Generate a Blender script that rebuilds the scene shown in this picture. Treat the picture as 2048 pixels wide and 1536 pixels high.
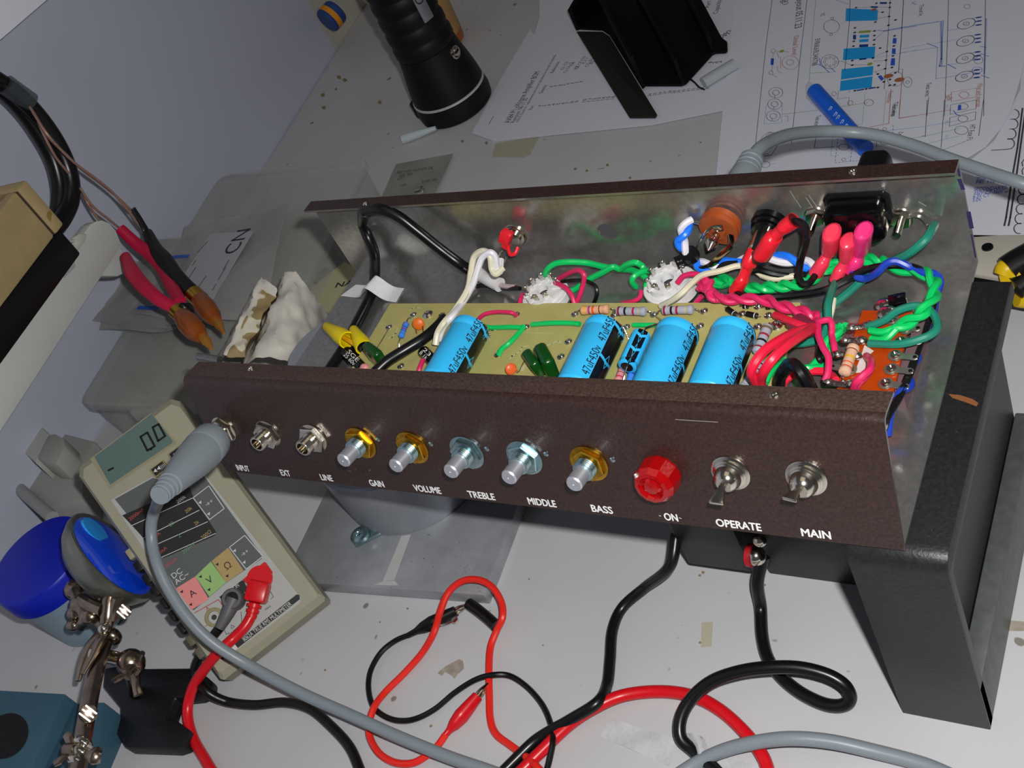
import bpy, bmesh, math, random
from mathutils import Vector, Matrix
from mathutils.geometry import tessellate_polygon
random.seed(7)
for o in list(bpy.data.objects): bpy.data.objects.remove(o)
SC = bpy.context.scene
COL = SC.collection
# ---------------------------------------------------------------- camera
# world frame = the amplifier chassis: x along the front panel, y to its rear, z up; bench top at z = TZ
TZ = -0.125
CAM = Vector((0.4753, -0.2376, 0.3711))
RX = Vector((0.8300, 0.3921, -0.3966)); RY = Vector((0.0400, -0.7511, -0.6590)); RZ = Vector((-0.5563, 0.5311, -0.6391))
RZ.normalize(); RX = (RX - RZ*RX.dot(RZ)).normalized(); RY = RZ.cross(RX)
FOC = 2318.6
cd = bpy.data.cameras.new('camera'); cam = bpy.data.objects.new('camera', cd); COL.objects.link(cam)
cd.sensor_width = 36; cd.lens = 36*FOC/2048; cd.clip_start = .01; cd.clip_end = 50
M = Matrix.Identity(4)
for i in range(3):
    M[i][0] = RX[i]; M[i][1] = -RY[i]; M[i][2] = -RZ[i]; M[i][3] = CAM[i]
cam.matrix_world = M
SC.camera = cam
# ---------------------------------------------------------------- light
w = bpy.data.worlds.new('room'); SC.world = w; w.use_nodes = True
bg = w.node_tree.nodes['Background']; bg.inputs[0].default_value = (.86, .88, 1.0, 1); bg.inputs[1].default_value = .06
def lamp(name, kind, loc, energy, size, col=(1,1,1)):
    l = bpy.data.lights.new(name, kind); l.energy = energy; l.color = col
    if kind == 'AREA': l.size = size
    else: l.shadow_soft_size = size
    o = bpy.data.objects.new(name, l); COL.objects.link(o); o.location = loc; return o
fl = lamp('camera_flash', 'POINT', CAM + RX*.021 - RY*.032, 13.4, .007, (1, .985, .97))   # the compact camera's own flash tube
rl = lamp('room_ambient', 'AREA', Vector((.55, .1, 1.5)), 1.3, .9, (1, .87, .64))  # unseen overhead area lamp giving the dim warm ambient light
SC.view_settings.view_transform = 'Standard'; SC.view_settings.look = 'None'
SC.view_settings.exposure = 0; SC.view_settings.gamma = 1; SC.view_settings.use_curve_mapping = False
# ---------------------------------------------------------------- helpers: points
def ray(px, py): return (RX*((px-1024)/FOC) + RY*((py-768)/FOC) + RZ)
def pl(px, py, p, n):                       # point of the plane (p, n) seen at that place
    d = ray(px, py); p = Vector(p); n = Vector(n); return CAM + d*((p-CAM).dot(n)/d.dot(n))
def at(px, py, z=0.): return pl(px, py, (0,0,z), (0,0,1))
def tb(px, py, h=0.): return at(px, py, TZ+h)          # h above the bench
CH_L, CH_D, CH_H, CH_A = .36, .1534, .0574, .0152
FN = Vector((0, -CH_H, CH_A)).normalized()             # outer normal of the sloping front panel
FU = Vector((0, CH_A, CH_H)).normalized()
def fp(x, z, off=0.): return Vector((x, CH_A*z/CH_H, z)) + FN*off
def bk(px, py, off=0.): return pl(px, py, (0, CH_D-off, 0), (0,1,0))
WP = Vector((-.4073, .6364, TZ)); WU = Vector((.1448, -.9895, 0)); WN = Vector((.9895, .1448, 0))
def wl(px, py, off=0.): return pl(px, py, WP+WN*off, WN)
# ---------------------------------------------------------------- helpers: materials
def lin(c):
    if isinstance(c, str): c = [int(c[i:i+2],16)/255 for i in (0,2,4)]
    return tuple((x/12.92 if x <= .04045 else ((x+.055)/1.055)**2.4) for x in c)
MATS = {}
def mat(name, c, rough=.5, metal=0., var=0., scale=60, bump=0., bscale=300, spec=.5, trans=0., alpha=1., coat=0., ior=1.45, speck=None, emit=None):
    if name in MATS: return MATS[name]
    m = bpy.data.materials.new(name); m.use_nodes = True; nt = m.node_tree; b = nt.nodes['Principled BSDF']
    c = lin(c); b.inputs['Base Color'].default_value = (*c,1); b.inputs['Roughness'].default_value = rough
    b.inputs['Metallic'].default_value = metal; b.inputs['Specular IOR Level'].default_value = spec
    b.inputs['Transmission Weight'].default_value = trans; b.inputs['Alpha'].default_value = alpha
    b.inputs['Coat Weight'].default_value = coat; b.inputs['IOR'].default_value = ior
    tc = nt.nodes.new('ShaderNodeTexCoord')
    def noise(s, d=3):
        n = nt.nodes.new('ShaderNodeTexNoise'); n.inputs['Scale'].default_value = s; n.inputs['Detail'].default_value = d
        nt.links.new(tc.outputs['Object'], n.inputs['Vector']); return n
    src = None
    if var:
        n = noise(scale); r = nt.nodes.new('ShaderNodeValToRGB'); nt.links.new(n.outputs['Fac'], r.inputs[0])
        r.color_ramp.elements[0].position = .3; r.color_ramp.elements[1].position = .7
        r.color_ramp.elements[0].color = (*[x*(1-var) for x in c],1); r.color_ramp.elements[1].color = (*[min(1,x*(1+var)) for x in c],1)
        src = r.outputs[0]
    if speck:
        sc_, th, colr = speck
        n = noise(sc_, 1); r = nt.nodes.new('ShaderNodeValToRGB'); nt.links.new(n.outputs['Fac'], r.inputs[0])
        r.color_ramp.elements[0].position = th; r.color_ramp.elements[1].position = th+.03
        r.color_ramp.elements[0].color = (0,0,0,1); r.color_ramp.elements[1].color = (1,1,1,1)
        mx = nt.nodes.new('ShaderNodeMix'); mx.data_type = 'RGBA'; nt.links.new(r.outputs[0], mx.inputs[0])
        if src: nt.links.new(src, mx.inputs[6])
        else: mx.inputs[6].default_value = (*c,1)
        mx.inputs[7].default_value = (*lin(colr),1); src = mx.outputs[2]
    if src: nt.links.new(src, b.inputs['Base Color'])
    if bump:
        n = noise(bscale, 2); bp = nt.nodes.new('ShaderNodeBump'); bp.inputs['Strength'].default_value = bump; bp.inputs['Distance'].default_value = .0006
        nt.links.new(n.outputs['Fac'], bp.inputs['Height']); nt.links.new(bp.outputs[0], b.inputs['Normal'])
    if emit: b.inputs['Emission Color'].default_value = (*c,1); b.inputs['Emission Strength'].default_value = emit
    MATS[name] = m; return m
# ---------------------------------------------------------------- helpers: meshes
_txt = {}
def glyphs(s):
    if s not in _txt:
        cu = bpy.data.curves.new('t', 'FONT'); cu.body = s; cu.size = 1; cu.resolution_u = 3
        ob = bpy.data.objects.new('t', cu); me = bpy.data.meshes.new_from_object(ob)
        v = [x.co.copy() for x in me.vertices]; f = [tuple(p.vertices) for p in me.polygons]
        w = max([q.x for q in v] or [1]); _txt[s] = (v, f, w)
        bpy.data.objects.remove(ob); bpy.data.curves.remove(cu); bpy.data.meshes.remove(me)
    return _txt[s]
def frame(d):
    d = Vector(d).normalized(); a = Vector((0,0,1)) if abs(d.z) < .9 else Vector((1,0,0))
    u = d.cross(a).normalized(); return u, d.cross(u).normalized(), d
def smooth(pts, k=6, closed=False):
    pts = [Vector(p) for p in pts]
    if len(pts) < 3: return pts
    out = []
    n = len(pts)
    for i in range(n-1):
        p1, p2 = pts[i], pts[i+1]
        p0 = pts[i-1] if i else p1*2-p2; p3 = pts[i+2] if i+2 < n else p2*2-p1
        t1 = (p2-p0)*.5; t2 = (p3-p1)*.5; L = (p2-p1).length
        for t in (t1, t2):
            if t.length > L*1.1: t *= L*1.1/t.length
        for j in range(k):
            s = j/k; s2, s3 = s*s, s*s*s
            out.append(p1*(2*s3-3*s2+1)+t1*(s3-2*s2+s)+p2*(-2*s3+3*s2)+t2*(s3-s2))
    out.append(pts[-1]); return out
class MB:
    def __init__(s): s.v = []; s.f = []; s.m = []
    def add(s, vs, fs, m=0):
        b = len(s.v); s.v += [Vector(x) for x in vs]
        for f in fs: s.f.append(tuple(b+i for i in f)); s.m.append(m)
        return s
    def box(s, c, size, m=0, R=None):
        c = Vector(c); h = [x/2 for x in size]; R = R or Matrix.Identity(3)
        vs = [c + R @ Vector((sx*h[0], sy*h[1], sz*h[2])) for sz in (-1,1) for sy in (-1,1) for sx in (-1,1)]
        return s.add(vs, [(0,2,3,1),(4,5,7,6),(0,1,5,4),(2,6,7,3),(0,4,6,2),(1,3,7,5)], m)
    def lathe(s, p, d, prof, n=24, m=0, cap=True, ang0=0., mf=None):     # prof: (height along d, radius)
        u, v, d = frame(d); p = Vector(p); b = len(s.v)
        for h, r in prof:
            for i in range(n):
                a = ang0+2*math.pi*i/n; s.v.append(p + d*h + u*(r*math.cos(a)) + v*(r*math.sin(a)))
        for j in range(len(prof)-1):
            for i in range(n):
                k = (i+1) % n; s.f.append((b+j*n+i, b+j*n+k, b+(j+1)*n+k, b+(j+1)*n+i)); s.m.append(mf(j) if mf else m)
        if cap:
            if prof[0][1] > 1e-6: s.f.append(tuple(b+i for i in reversed(range(n)))); s.m.append(mf(0) if mf else m)
            if prof[-1][1] > 1e-6: s.f.append(tuple(b+(len(prof)-1)*n+i for i in range(n))); s.m.append(mf(len(prof)-2) if mf else m)
        return s
    def cyl(s, p0, p1, r0, r1=None, n=20, m=0, ang0=0.):
        p0 = Vector(p0); p1 = Vector(p1); return s.lathe(p0, p1-p0, [(0, r0), ((p1-p0).length, r0 if r1 is None else r1)], n, m, True, ang0)
    def tube(s, pts, r, n=8, m=0, k=6, flat=None, up=None):
        P = smooth(pts, k) if k > 1 else [Vector(p) for p in pts]
        b = len(s.v); N = len(P); T = []
        for i in range(N): T.append((P[min(i+1,N-1)]-P[max(i-1,0)]).normalized())
        u = frame(T[0])[0] if up is None else (Vector(up)-T[0]*T[0].dot(Vector(up))).normalized()
        for i in range(N):
            u = (u - T[i]*u.dot(T[i])); u = u.normalized() if u.length > 1e-7 else frame(T[i])[0]
            v = T[i].cross(u)
            rr = _lerp(r, i/(N-1)) if isinstance(r, (list, tuple)) else r
            for j in range(n):
                a = 2*math.pi*(j+.5)/n
                s.v.append(P[i] + u*(rr*math.cos(a)) + v*(rr*(flat or 1)*math.sin(a)))
        for i in range(N-1):
            for j in range(n):
                q = (j+1) % n; s.f.append((b+i*n+j, b+i*n+q, b+(i+1)*n+q, b+(i+1)*n+j)); s.m.append(m)
        s.f.append(tuple(b+j for j in reversed(range(n)))); s.m.append(m)
        s.f.append(tuple(b+(N-1)*n+j for j in range(n))); s.m.append(m)
        return s
    def prism(s, poly, ext, m=0, mtop=None):          # poly: 3-D outline; ext: extrusion vector
        poly = [Vector(p) for p in poly]; ext = Vector(ext); n = len(poly); b = len(s.v)
        nr = sum(((poly[i]).cross(poly[(i+1) % n]) for i in range(n)), Vector())
        if nr.dot(ext) > 0: poly = poly[::-1]          # poly face looks away from ext
        s.v += poly + [p+ext for p in poly]
        for t in tessellate_polygon([poly]): s._tri(t, b, poly, -ext, m)
        for t in tessellate_polygon([poly]): s._tri(t, b+n, poly, ext, m if mtop is None else mtop)
        for i in range(n):
            k = (i+1) % n; s.f.append((b+i, b+n+i, b+n+k, b+k)); s.m.append(m)
        return s
    def _tri(s, t, b, poly, nrm, m):
        a, c, d = t; nn = (poly[c]-poly[a]).cross(poly[d]-poly[a])
        if nn.dot(nrm) < 0: c, d = d, c
        s.f.append((b+a, b+c, b+d)); s.m.append(m)
    def poly(s, pts, m=0, nrm=(0,0,1)):                # flat filled outline
        pts = [Vector(p) for p in pts]; b = len(s.v); s.v += pts
        for t in tessellate_polygon([pts]): s._tri(t, b, pts, Vector(nrm), m)
        return s
    def ball(s, c, r, m=0, R=None, nu=16, nv=10):
        c = Vector(c); r = (r,r,r) if not isinstance(r, (tuple, list)) else r; R = R or Matrix.Identity(3); b = len(s.v)
        for i in range(nv+1):
            t = math.pi*i/nv
            for j in range(nu):
                a = 2*math.pi*j/nu; s.v.append(c + R @ Vector((r[0]*math.sin(t)*math.cos(a), r[1]*math.sin(t)*math.sin(a), r[2]*math.cos(t))))
        for i in range(nv):
            for j in range(nu):
                k = (j+1) % nu; s.f.append((b+i*nu+j, b+(i+1)*nu+j, b+(i+1)*nu+k, b+i*nu+k)); s.m.append(m)
        return s
    def text(s, t, p, x, y, h, m=0, off=.00012, wide=1., anchor='c', fit=None, skew=0.):
        v, f, w = glyphs(t); x = Vector(x).normalized(); y = Vector(y).normalized(); n = x.cross(y).normalized(); p = Vector(p)+n*off
        sx = h/.7*wide
        if fit: sx = fit/w
        ox = {'c': -w/2, 'l': 0, 'r': -w}[anchor]
        return s.add([p + x*((q.x+ox+skew*q.y)*sx) + y*((q.y-.35)*h/.7) for q in v], f, m)
    def line(s, pts, wdt, m=0, n=(0,0,1), closed=False):
        n = Vector(n); pts = [Vector(p) for p in pts]
        if closed: pts = pts+[pts[0]]
        for a, b in zip(pts, pts[1:]):
            d = b-a
            if d.length < 1e-7: continue
            q = n.cross(d).normalized()*wdt/2; e = d.normalized()*wdt*.3
            s.add([a-q-e, b-q+e, b+q+e, a+q-e], [(0,1,2,3)], m)
        return s
    def ring(s, c, r, wdt, m=0, x=(1,0,0), y=(0,1,0), n=28, ry=None):
        c = Vector(c); x = Vector(x).normalized(); y = Vector(y).normalized(); ry = ry or r
        return s.line([c+x*(r*math.cos(2*math.pi*i/n))+y*(ry*math.sin(2*math.pi*i/n)) for i in range(n)], wdt, m, x.cross(y), True)
    def grid(s, fn, nu, nv, m=0, thick=None, nrm=(0,0,1)):
        b = len(s.v); nrm = Vector(nrm)
        P = [[Vector(fn(i/nu, j/nv)) for i in range(nu+1)] for j in range(nv+1)]
        for row in P: s.v += row
        W = nu+1
        for j in range(nv):
            for i in range(nu): s.f.append((b+j*W+i, b+j*W+i+1, b+(j+1)*W+i+1, b+(j+1)*W+i)); s.m.append(m)
        if thick:
            c = len(s.v)
            for row in P: s.v += [p-nrm*thick for p in row]
            for j in range(nv):
                for i in range(nu): s.f.append((c+j*W+i, c+(j+1)*W+i, c+(j+1)*W+i+1, c+j*W+i+1)); s.m.append(m)
            ed = [i for i in range(nu+1)] + [j*W+nu for j in range(1,nv+1)] + [nv*W+i for i in range(nu-1,-1,-1)] + [j*W for j in range(nv-1,0,-1)]
            for i, a in enumerate(ed):
                d = ed[(i+1) % len(ed)]; s.f.append((b+a, c+a, c+d, b+d)); s.m.append(m)
        return s
    def build(s, name, mats, parent=None, label=None, cat=None, group=None, kind=None, bevel=0., seg=2, ang=35, origin=None, flat=False, weld=0.):
        if not isinstance(mats, (list, tuple)): mats = [mats]
        xs = [p.x for p in s.v]; ys = [p.y for p in s.v]; zs = [p.z for p in s.v]
        o0 = Vector(origin) if origin is not None else Vector(((min(xs)+max(xs))/2, (min(ys)+max(ys))/2, min(zs)))
        me = bpy.data.meshes.new(name); me.from_pydata([p-o0 for p in s.v], [], s.f)
        for m in mats: me.materials.append(m)
        me.polygons.foreach_set('material_index', s.m)
        if bevel or weld:
            bm = bmesh.new(); bm.from_mesh(me)
            if weld: bmesh.ops.remove_doubles(bm, verts=bm.verts, dist=weld)
            if bevel:
                E = [e for e in bm.edges if len(e.link_faces) == 2 and e.calc_face_angle(0) > math.radians(30)]
                bmesh.ops.bevel(bm, geom=E, offset=bevel, segments=seg, profile=.5, affect='EDGES', clamp_overlap=True)
            bm.to_mesh(me); bm.free()
        if not flat:
            me.polygons.foreach_set('use_smooth', [True]*len(me.polygons)); me.set_sharp_from_angle(angle=math.radians(ang))
        me.update()
        ob = bpy.data.objects.new(name, me); COL.objects.link(ob)
        if parent is not None: ob.parent = parent; ob.location = o0 - WLOC[parent.name]
        else: ob.location = o0
        WLOC[ob.name] = o0
        return tag(ob, label, cat, group, kind)
WLOC = {}
def _lerp(r, t):
    x = t*(len(r)-1); i = min(int(x), len(r)-2); return r[i]+(r[i+1]-r[i])*(x-i)
def tag(o, label=None, cat=None, group=None, kind=None):
    if label: o['label'] = label
    if cat: o['category'] = cat
    if group: o['group'] = group
    if kind: o['kind'] = kind
    return o
def thing(name, label, cat, loc, group=None):
    o = bpy.data.objects.new(name, None); COL.objects.link(o); o.location = Vector(loc); o.empty_display_size = .01
    WLOC[o.name] = Vector(loc); return tag(o, label, cat, group)
def wire(pts, r, m, name='wire', parent=None, n=8, k=7, **kw):
    return MB().tube(pts, r, n, 0, k).build(name, m, parent, **kw)
def twist(pts, r, ph=0., turns=6., amp=None, k=14):      # one strand of a twisted pair around a path
    P = smooth(pts, k); N = len(P); out = []; amp = amp or r
    u = frame(P[1]-P[0])[0]
    for i in range(N):
        t = (P[min(i+1,N-1)]-P[max(i-1,0)]).normalized(); u = (u-t*u.dot(t)).normalized(); v = t.cross(u); a = ph+2*math.pi*turns*i/(N-1)
        out.append(P[i]+u*(amp*math.cos(a))+v*(amp*math.sin(a)))
    return out
def rotz(a): return Matrix.Rotation(a, 3, 'Z')
def axes(x, y, z): return Matrix((Vector(x), Vector(y), Vector(z))).transposed()
# ---------------------------------------------------------------- materials
PAINT = mat('brown hammered paint', '32201c', .40, .12, .35, 900, .45, 520, spec=.7, coat=.15)
PAINTF = mat('lighter hammered paint', '45352f', .46, .1, .4, 900, .45, 520, spec=.5)  # flange paint, a lighter brown than the panel
BARE = mat('bare steel sheet', 'aaa8a4', .21, .84, .12, 420, .05, 900, speck=(1500,.76,'d8d8d8'))
CHROME = mat('nickel plate', 'd8d2c4', .16, 1.)
ALU = mat('turned aluminium', 'c9ccd4', .42, .75)
ZINC = mat('zinc plate', 'a9c4c8', .28, 1., .15, 300)
GOLD = mat('yellow passivated plate', 'c79a33', .25, 1., .3, 250)
SOLDER = mat('solder', 'cfcdc6', .22, 1., .2, 500, .3, 900)
STEELD = mat('dull steel', '8f8f8c', .4, 1., .15, 400)
INK = mat('white lettering', 'e9e9e9', .6)
BLK = mat('black plastic', '0d0d0e', .35)
BLKG = mat('black gloss plastic', '08080a', .15)
BLKW = mat('black wire insulation', '101012', .3)
FR4 = mat('tan laminate board', 'b0a868', .42, 0, .06, 120)
PHEN = mat('orange phenolic', 'a53a05', .35, 0, .1, 200)
BROWNP = mat('brown phenolic', 'a14c22', .4, 0, .12, 300)
GREEN = mat('green wire', '0ac060', .3); TEAL = mat('dull green wire', '1f7d68', .3)
PINK = mat('pink wire', 'd7275f', .35); REDW = mat('red wire', 'e8203f', .35)
BLUEW = mat('blue wire', '1f7cff', .35); NAVY = mat('dark blue wire', '1c3fae', .35)
WHITEW = mat('white wire', 'e2e0e6', .4); CREAM = mat('cream wire', 'dcd6bb', .4)
REDT = mat('red terminal sleeve', 'e6202f', .3); PINKT = mat('pink nylon sleeve', 'ec3a55', .28, spec=.6)
YEL = mat('yellow plastic', 'e6cf08', .4); CERAM = mat('white ceramic', 'dedede', .35, 0, .06, 300)
DKGREEN = mat('dark green film cap', '0b4512', .22, coat=.3)
ORG = mat('orange ceramic disc', 'd96a1e', .4)
TAPE = mat('white glass tape', 'd6d8da', .45, 0, .05, 600, .15, 1200)
COPPER = mat('copper wire', 'a9623a', .35, .8)
# ---------------------------------------------------------------- setting
TABLEM = mat('off white laminate', 'bdbdbf', .45, 0, .05, 9, speck=(95, .755, '7f7b70'))
STAIN = mat('brown residue', '9a9084', .7, 0, .2, 200); AGED = mat('yellowed residue', 'aca792', .6); RUST = mat('brown spots', '8d7a58', .7)
b = MB()
Q = [WP+WU*-.75+WN*.002, WP+WU*1.9+WN*.002, Vector((1.15,-.95,TZ)), Vector((1.2,1.15,TZ))]
Q = [Vector((q.x,q.y,TZ)) for q in Q]
b.prism(Q, (0,0,-.03), 0)
def flat_patch(b, px, m, h=.00008): b.poly([tb(x,y,h) for x,y in px], m)
flat_patch(b, [(875,1346),(884,1352),(890,1344),(904,1352),(909,1358),(916,1348),(928,1337),(926,1322),(918,1318),(905,1325),(890,1333)], 1)
flat_patch(b, [(1403,1245),(1426,1243),(1423,1293),(1402,1295)], 2)
flat_patch(b, [(991,287),(1080,271),(1060,310),(1046,315),(984,314)], 2)
flat_patch(b, [(2003,1247),(2025,1241),(2048,1243),(2060,1250),(2048,1262),(2012,1262)], 1)
for px, py, r in ((645,190,5),(648,215,4),(678,155,5),(690,160,4),(760,205,4),(672,178,3),(1215,330,3),(1150,338,3),(1174,341,3),(815,1217,3),(975,1400,2.5),(862,1452,3),(1260,355,3),(1480,1455,3),(1400,1285,2.5),(1260,1195,2),(1086,1290,2),(1530,1170,2.5),(1406,1145,3.5),(1400,1151,3),(925,282,3),(973,286,3),(1058,1158,2),(760,1244,2),(650,1340,2.5)):
    pts = [tb(px+r*1.2*math.cos(a)*random.uniform(.6,1.2), py+r*math.sin(a)*random.uniform(.6,1.2), .00008) for a in [k*.9 for k in range(7)]]
    b.poly(pts, 3)
wb = thing('workbench', 'off white laminate workbench top with stains, specks and glue residue under everything', 'workbench', (.3,.1,TZ-.80))
b.build('bench_top', [TABLEM, STAIN, AGED, RUST], wb)
LEGM = mat('grey bench leg', '77797c', .5)
for x, y in ((-.12,-.55),(1.0,-.75),(1.05,1.0),(-.22,1.0)): MB().box((x,y,TZ-.415), (.05,.05,.77)).build('leg', LEGM, wb, bevel=.003)
MB().box((.4,.1,TZ-.81), (3.2,3.4,.02)).build('floor', mat('grey floor','6f6d68',.6,0,.08,12), None, 'plain grey floor under the bench', kind='structure')
WALLM = mat('bluish grey wall board', 'b9bdcd', .35, 0, .03, 6)
def wallbox(u0, u1, z0, z1, d, name, m, lab):
    bb = MB(); p = [WP+WU*u0+Vector((0,0,z0-TZ)), WP+WU*u1+Vector((0,0,z0-TZ)), WP+WU*u1+Vector((0,0,z1-TZ)), WP+WU*u0+Vector((0,0,z1-TZ))]
    bb.prism(p, -WN*d, 0); return bb.build(name, m, None, lab, kind='structure')
wallbox(.0, 1.75, TZ-.03, .75, .02, 'wall_left', WALLM, 'bluish grey laminate wall board behind the bench')
CRW = mat('cream panel', 'bcb9ac', .5, 0, .04, 20)
DARK = mat('dark gap', '0b0a0a', .8)
wallbox(-.028, -.002, TZ-.03, .75, .015, 'trim_1', CRW, 'cream upright panel beyond the end of the grey wall board')
wallbox(-.75, -.030, TZ-.03, .75, .012, 'trim_3', CRW, 'cream wall panel at the far corner of the bench')
wallbox(-.75, 0.0, TZ-.03, .75, .03, 'trim_2', DARK, 'dark backing in the gaps between the wall panels').location -= WN*.016
# ================================================================ the amplifier
amp = thing('amplifier_chassis', 'open brown amplifier chassis propped on blocks, full of wiring, with knob shafts along its front', 'amplifier', (.18,.077,0))
# ---- folded sheet shell
T = .0013
prof_o = [(CH_A+.0146, CH_H-.0020), (CH_A+.0036, CH_H-.0003), (CH_A+.0021, CH_H-.0005), (CH_A+.0010, CH_H-.0010), (CH_A+.0002, CH_H-.0018), (CH_A-.0004, CH_H-.0029), (CH_A-.0012, CH_H-.0050), (0,0), (CH_D,0), (CH_D,CH_H), (CH_D-.0085,CH_H)]
def offset(P, t):
    out = []
    for i in range(len(P)):
        ds = []
        if i: ds.append((P[i][0]-P[i-1][0], P[i][1]-P[i-1][1]))
        if i < len(P)-1: ds.append((P[i+1][0]-P[i][0], P[i+1][1]-P[i][1]))
        ns = []
        for d in ds:
            L = math.hypot(*d); ns.append((-d[1]/L, d[0]/L))
        n = (sum(q[0] for q in ns), sum(q[1] for q in ns)); L = math.hypot(*n); n = (n[0]/L, n[1]/L)
        c = n[0]*ns[0][0]+n[1]*ns[0][1]; out.append((P[i][0]+n[0]*t/c, P[i][1]+n[1]*t/c))
    return out
prof_i = offset(prof_o, T)
b = MB(); N = len(prof_o)
for x in (0, CH_L): b.v += [Vector((x,*p)) for p in prof_o] + [Vector((x,*p)) for p in prof_i]
for i in range(N-1):
    if i != 8:
        b.f.append((i, i+1, 2*N+i+1, 2*N+i)); b.m.append(3 if i == 0 else 0)
        b.f.append((N+i, 3*N+i, 3*N+i+1, N+i+1)); b.m.append(1)
    for o in (0, 2*N):
        q = (o+i, o+N+i, o+N+i+1, o+i+1); b.f.append(q if o == 0 else q[::-1]); b.m.append(1)
for i in (0, N-1):
    q = (i, 2*N+i, 3*N+i, N+i); b.f.append(q if i else q[::-1]); b.m.append(1)
# rear wall with its open hole
hc = Vector((.1851, 0, .0266)); hr = .0054; HN = 32
for y, z0, z1, m in ((prof_o[8][0], 0, CH_H, 0), (prof_i[8][0], prof_i[8][1], prof_i[9][1], 1)):
    outer = [Vector((0,y,z0)), Vector((CH_L,y,z0)), Vector((CH_L,y,z1)), Vector((0,y,z1))]
    hole = [Vector((hc.x+hr*math.cos(2*math.pi*k/HN), y, hc.z+hr*math.sin(2*math.pi*k/HN))) for k in range(HN)]
    base = len(b.v); allp = outer+hole; b.v += allp
    for t in tessellate_polygon([outer, hole]): b._tri(t, base, allp, Vector((0, 1 if m == 0 else -1, 0)), m)
h0 = len(b.v)
for y in (prof_o[8][0], prof_i[8][0]): b.v += [Vector((hc.x+hr*math.cos(2*math.pi*k/HN), y, hc.z+hr*math.sin(2*math.pi*k/HN))) for k in range(HN)]
for k in range(HN): b.f.append((h0+k, h0+(k+1)%HN, h0+HN+(k+1)%HN, h0+HN+k)); b.m.append(1)
# printed names on the front
for t, x, wd in (('INPUT',.0138,.0096),('EXT',.0452,.0070),('LINE',.0740,.0082),('GAIN',.1071,.0092),('VOLUME',.1385,.0160),('TREBLE',.1699,.0150),('MIDDLE',.2027,.0148),('BASS',.2331,.0106),('ON',.2658,.0062),('OPERATE',.2954,.0192),('MAIN',.3270,.0118)):
    for q_, (dx, dz) in enumerate(((-.00016,0),(.00016,0),(0,.00014),(0,-.00014))): b.text(t, fp(x+dx, .0034+dz), (1,0,0), FU, .0038, 2, .00014+q_*.00001, fit=wd)
SCR = mat('bare scratch', 'a8a8a4', .5, .6)
b.line([fp(.2800,CH_H-.0052,.0003), fp(.2975,CH_H-.0052,.0003)], .0003, 4, FN)
for x0,z0,x1,z1 in ((.2606,.0035,.2614,.0034),(.2698,.0036,.2706,.0033)): b.line([fp(x0,z0,.0002), fp(x1,z1,.0002)], .0003, 2, FN)
b.build('chassis', [PAINT, BARE, INK, PAINTF, mat('dull scratch','8b8480',.5)], amp, 'brown hammered steel channel, bare metal inside, white control names', origin=(.18,.077,0), ang=50)
# scrape marks and pen strokes on the bare rear wall and end edge belong to the sheet
PEN = mat('violet pen mark', '2a2150', .6)
for k, ((x0,y0),(x1,y1),wd) in enumerate((((1916,338),(1919,352),.0009),((1919,360),(1926,378),.0016),((1937,425),(1943,455),.0018),((1943,470),(1951,515),.0007))):
    MB().line([bk(x0,y0,T+.0001), bk(x1,y1,T+.0001)], wd, 0, (0,-1,0)).build('pen_mark', PEN, amp, 'violet pen dash on the rear wall end')
for (x0,y0),(x1,y1) in (((1612,395),(1628,420)),((1618,391),(1634,414)),((1580,382),(1590,398)),((1592,400),(1602,415)),((1740,393),(1770,390)),((1838,404),(1852,412))):
    MB().line([bk(x0,y0,T+.0001), bk(x1,y1,T+.0001)], .0006, 0, (0,-1,0)).build('scratch', SCR, amp, 'bright scratch on the bare rear wall')
# ---- rivets in the two flanges
for px, py, z, r in ((502,738,CH_H-.0012,.0017),(1550,791,CH_H-.0012,.0020),(731,408,CH_H,.0016),(1706,344,CH_H,.0019)):
    p = at(px,py,z); MB().lathe(p-Vector((0,0,.0004)), (0,0,1), [(0,r),(.0008,r),(.0012,r*.7),(.0012,r*.45),(.0006,r*.3)], 16).build('rivet', CHROME, amp)
MB().tube([at(397,713,.048), at(412,715,.048), at(440,720,.048)], .0022, 10).build('corner_pin', STEELD, amp)
# ---- jacks
def hexa(b, p, d, R, h, m, a0=0): return b.lathe(p, d, [(0,R),(h*.8,R),(h,R*.93)], 6, m, True, a0)
def jack(x, z):
    g = MB(); p = fp(x, z)
    g.lathe(p, FN, [(0,.0079),(.0006,.0079),(.0007,.0074)], 28); 
    g.lathe(p, FN, [(.0032,.0043),(.0036,.0046),(.0041,.0043),(.0046,.0046),(.0051,.0043),(.0056,.0046),(.0061,.0043),(.0092,.0043),(.0097,.0040),(.0097,.0032),(.002,.0031)], 24)
    o = g.build('input_jack', CHROME, amp); n = MB(); hexa(n, p+FN*.0007, FN, .0078, .0028, 0, .35+x*9); n.build('hex_nut', CHROME, o)
    MB().lathe(p+FN*.0005, FN, [(0,.0031),(.0009,.0031)], 16).build('socket_hole', BLK, o)
for x in (.0146, .0470, .0784): jack(x, .0280)
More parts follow.
